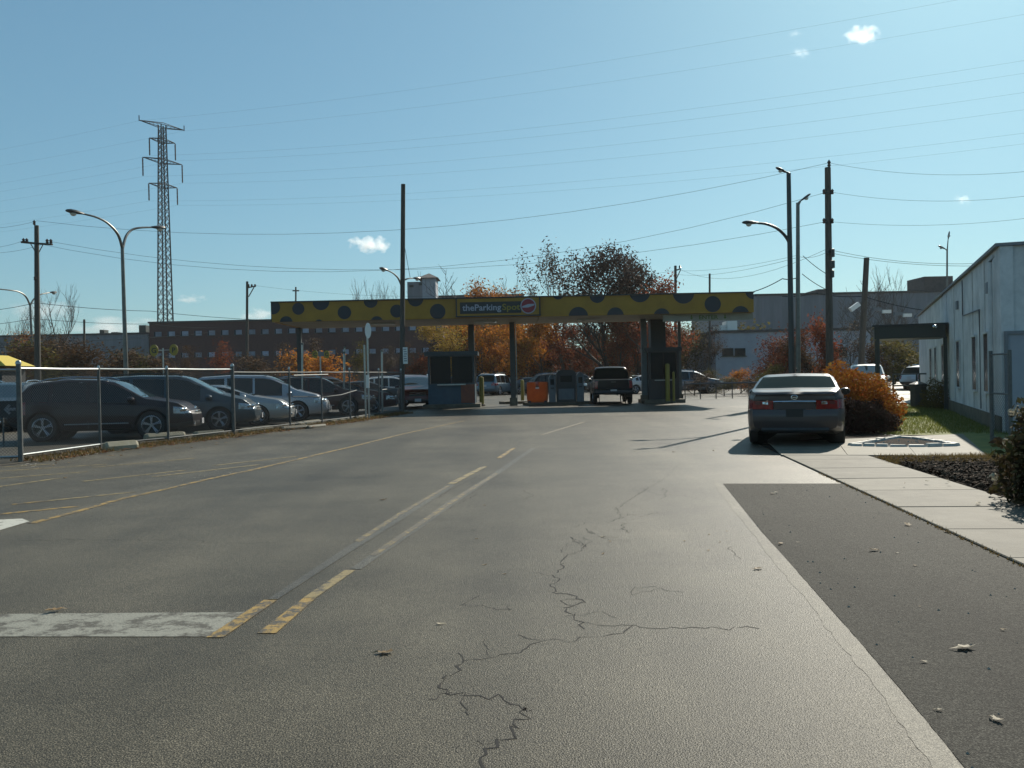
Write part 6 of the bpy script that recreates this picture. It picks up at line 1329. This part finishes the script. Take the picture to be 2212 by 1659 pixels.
# ================================================================ CLOUDS
def cloud(label, x, y, wpx, hpx, D, seed, dens):
    c = P(x, y, D); sx, sy = wpx / FPX * D / 2, hpx / FPX * D / 2
    m = bpy.data.materials.new('cloud_vapour'); m.use_nodes = True; N, L = m.node_tree.nodes, m.node_tree.links; N.remove(N['Principled BSDF'])
    pv = N.new('ShaderNodeVolumePrincipled'); pv.inputs['Color'].default_value = (1, 1, 1, 1); pv.inputs['Anisotropy'].default_value = .6
    tc = N.new('ShaderNodeTexCoord'); n = N.new('ShaderNodeTexNoise'); n.inputs['Scale'].default_value = 1.7; n.inputs['Detail'].default_value = 4; n.inputs['Roughness'].default_value = .5
    mp = N.new('ShaderNodeMapping'); mp.inputs['Location'].default_value = (seed, seed * .7, 0); mp.inputs['Scale'].default_value = (1.6, 1, .8)
    ln = N.new('ShaderNodeVectorMath'); ln.operation = 'LENGTH'; L.new(tc.outputs['Object'], ln.inputs[0]); L.new(tc.outputs['Object'], mp.inputs[0]); L.new(mp.outputs[0], n.inputs[0])
    a = N.new('ShaderNodeMath'); a.operation = 'SUBTRACT'; L.new(n.outputs[0], a.inputs[0])
    s_ = N.new('ShaderNodeMath'); s_.operation = 'MULTIPLY_ADD'; s_.inputs[1].default_value = .42; s_.inputs[2].default_value = .2; L.new(ln.outputs['Value'], s_.inputs[0]); L.new(s_.outputs[0], a.inputs[1])
    mu = N.new('ShaderNodeMath'); mu.operation = 'MULTIPLY'; mu.inputs[1].default_value = dens; mu.use_clamp = False; L.new(a.outputs[0], mu.inputs[0]); mx = N.new('ShaderNodeMath'); mx.operation = 'MAXIMUM'; mx.inputs[1].default_value = 0; L.new(mu.outputs[0], mx.inputs[0])
    L.new(mx.outputs[0], pv.inputs['Density']); L.new(pv.outputs[0], N['Material Output'].inputs['Volume'])
    b = MB(); nu, nv = 20, 10
    b.v = [(math.sin(math.pi * j / nv) * math.cos(2 * math.pi * i / nu), math.sin(math.pi * j / nv) * math.sin(2 * math.pi * i / nu), math.cos(math.pi * j / nv)) for j in range(nv + 1) for i in range(nu)]
    b.f = [(j * nu + i, (j + 1) * nu + i, (j + 1) * nu + (i + 1) % nu, j * nu + (i + 1) % nu) for j in range(nv) for i in range(nu)]
    o = b.build('cloud', m); o.location = c; o.scale = (sx, sx * .6, sy); tag(o, label, 'cloud', 'small clouds')
cloud('small bright white cloud left of the wooden pole top', 800, 528, 112, 44, 2600, 1.3, .2)
cloud('ragged white cloud near the upper right corner', 1862, 74, 90, 50, 2200, 4.1, .06)
cloud('faint wisp just left of the upper right cloud', 1718, 72, 30, 20, 2200, 6.6, .03); cloud('faint wisp below the upper right cloud', 1730, 114, 50, 26, 2200, 8.2, .03)
cloud('faint small cloud above the white building on the right', 2080, 432, 46, 28, 2600, 9.4, .04); cloud('flat low cloud right of the pylon', 412, 646, 90, 24, 3600, 2.7, .05)
cloud('low cloud bank behind the double lamp post', 240, 706, 250, 60, 4200, 3.6, .03); cloud('low pale cloud behind the far left bare trees', 90, 672, 190, 60, 4200, 7.7, .03); cloud('low cloud tip left of the canopy end', 560, 680, 100, 34, 4200, 5.3, .05)

# ================================================================ HAZE ADDED AS LENS GLARE
hm = bpy.data.materials.new('glare_vapour'); hm.use_nodes = True; N, L = hm.node_tree.nodes, hm.node_tree.links; N.remove(N['Principled BSDF'])
hv = N.new('ShaderNodeVolumePrincipled'); hv.inputs['Color'].default_value = (1, .97, .94, 1); hv.inputs['Density'].default_value = .00015; hv.inputs['Anisotropy'].default_value = .3
L.new(hv.outputs[0], N['Material Output'].inputs['Volume'])
tag(MB().box((0, 390, 29.5), (1420, 1040, 61)).build('glare_haze', hm), kind='stuff')  # thin warm volume added to lift the darks like lens glare
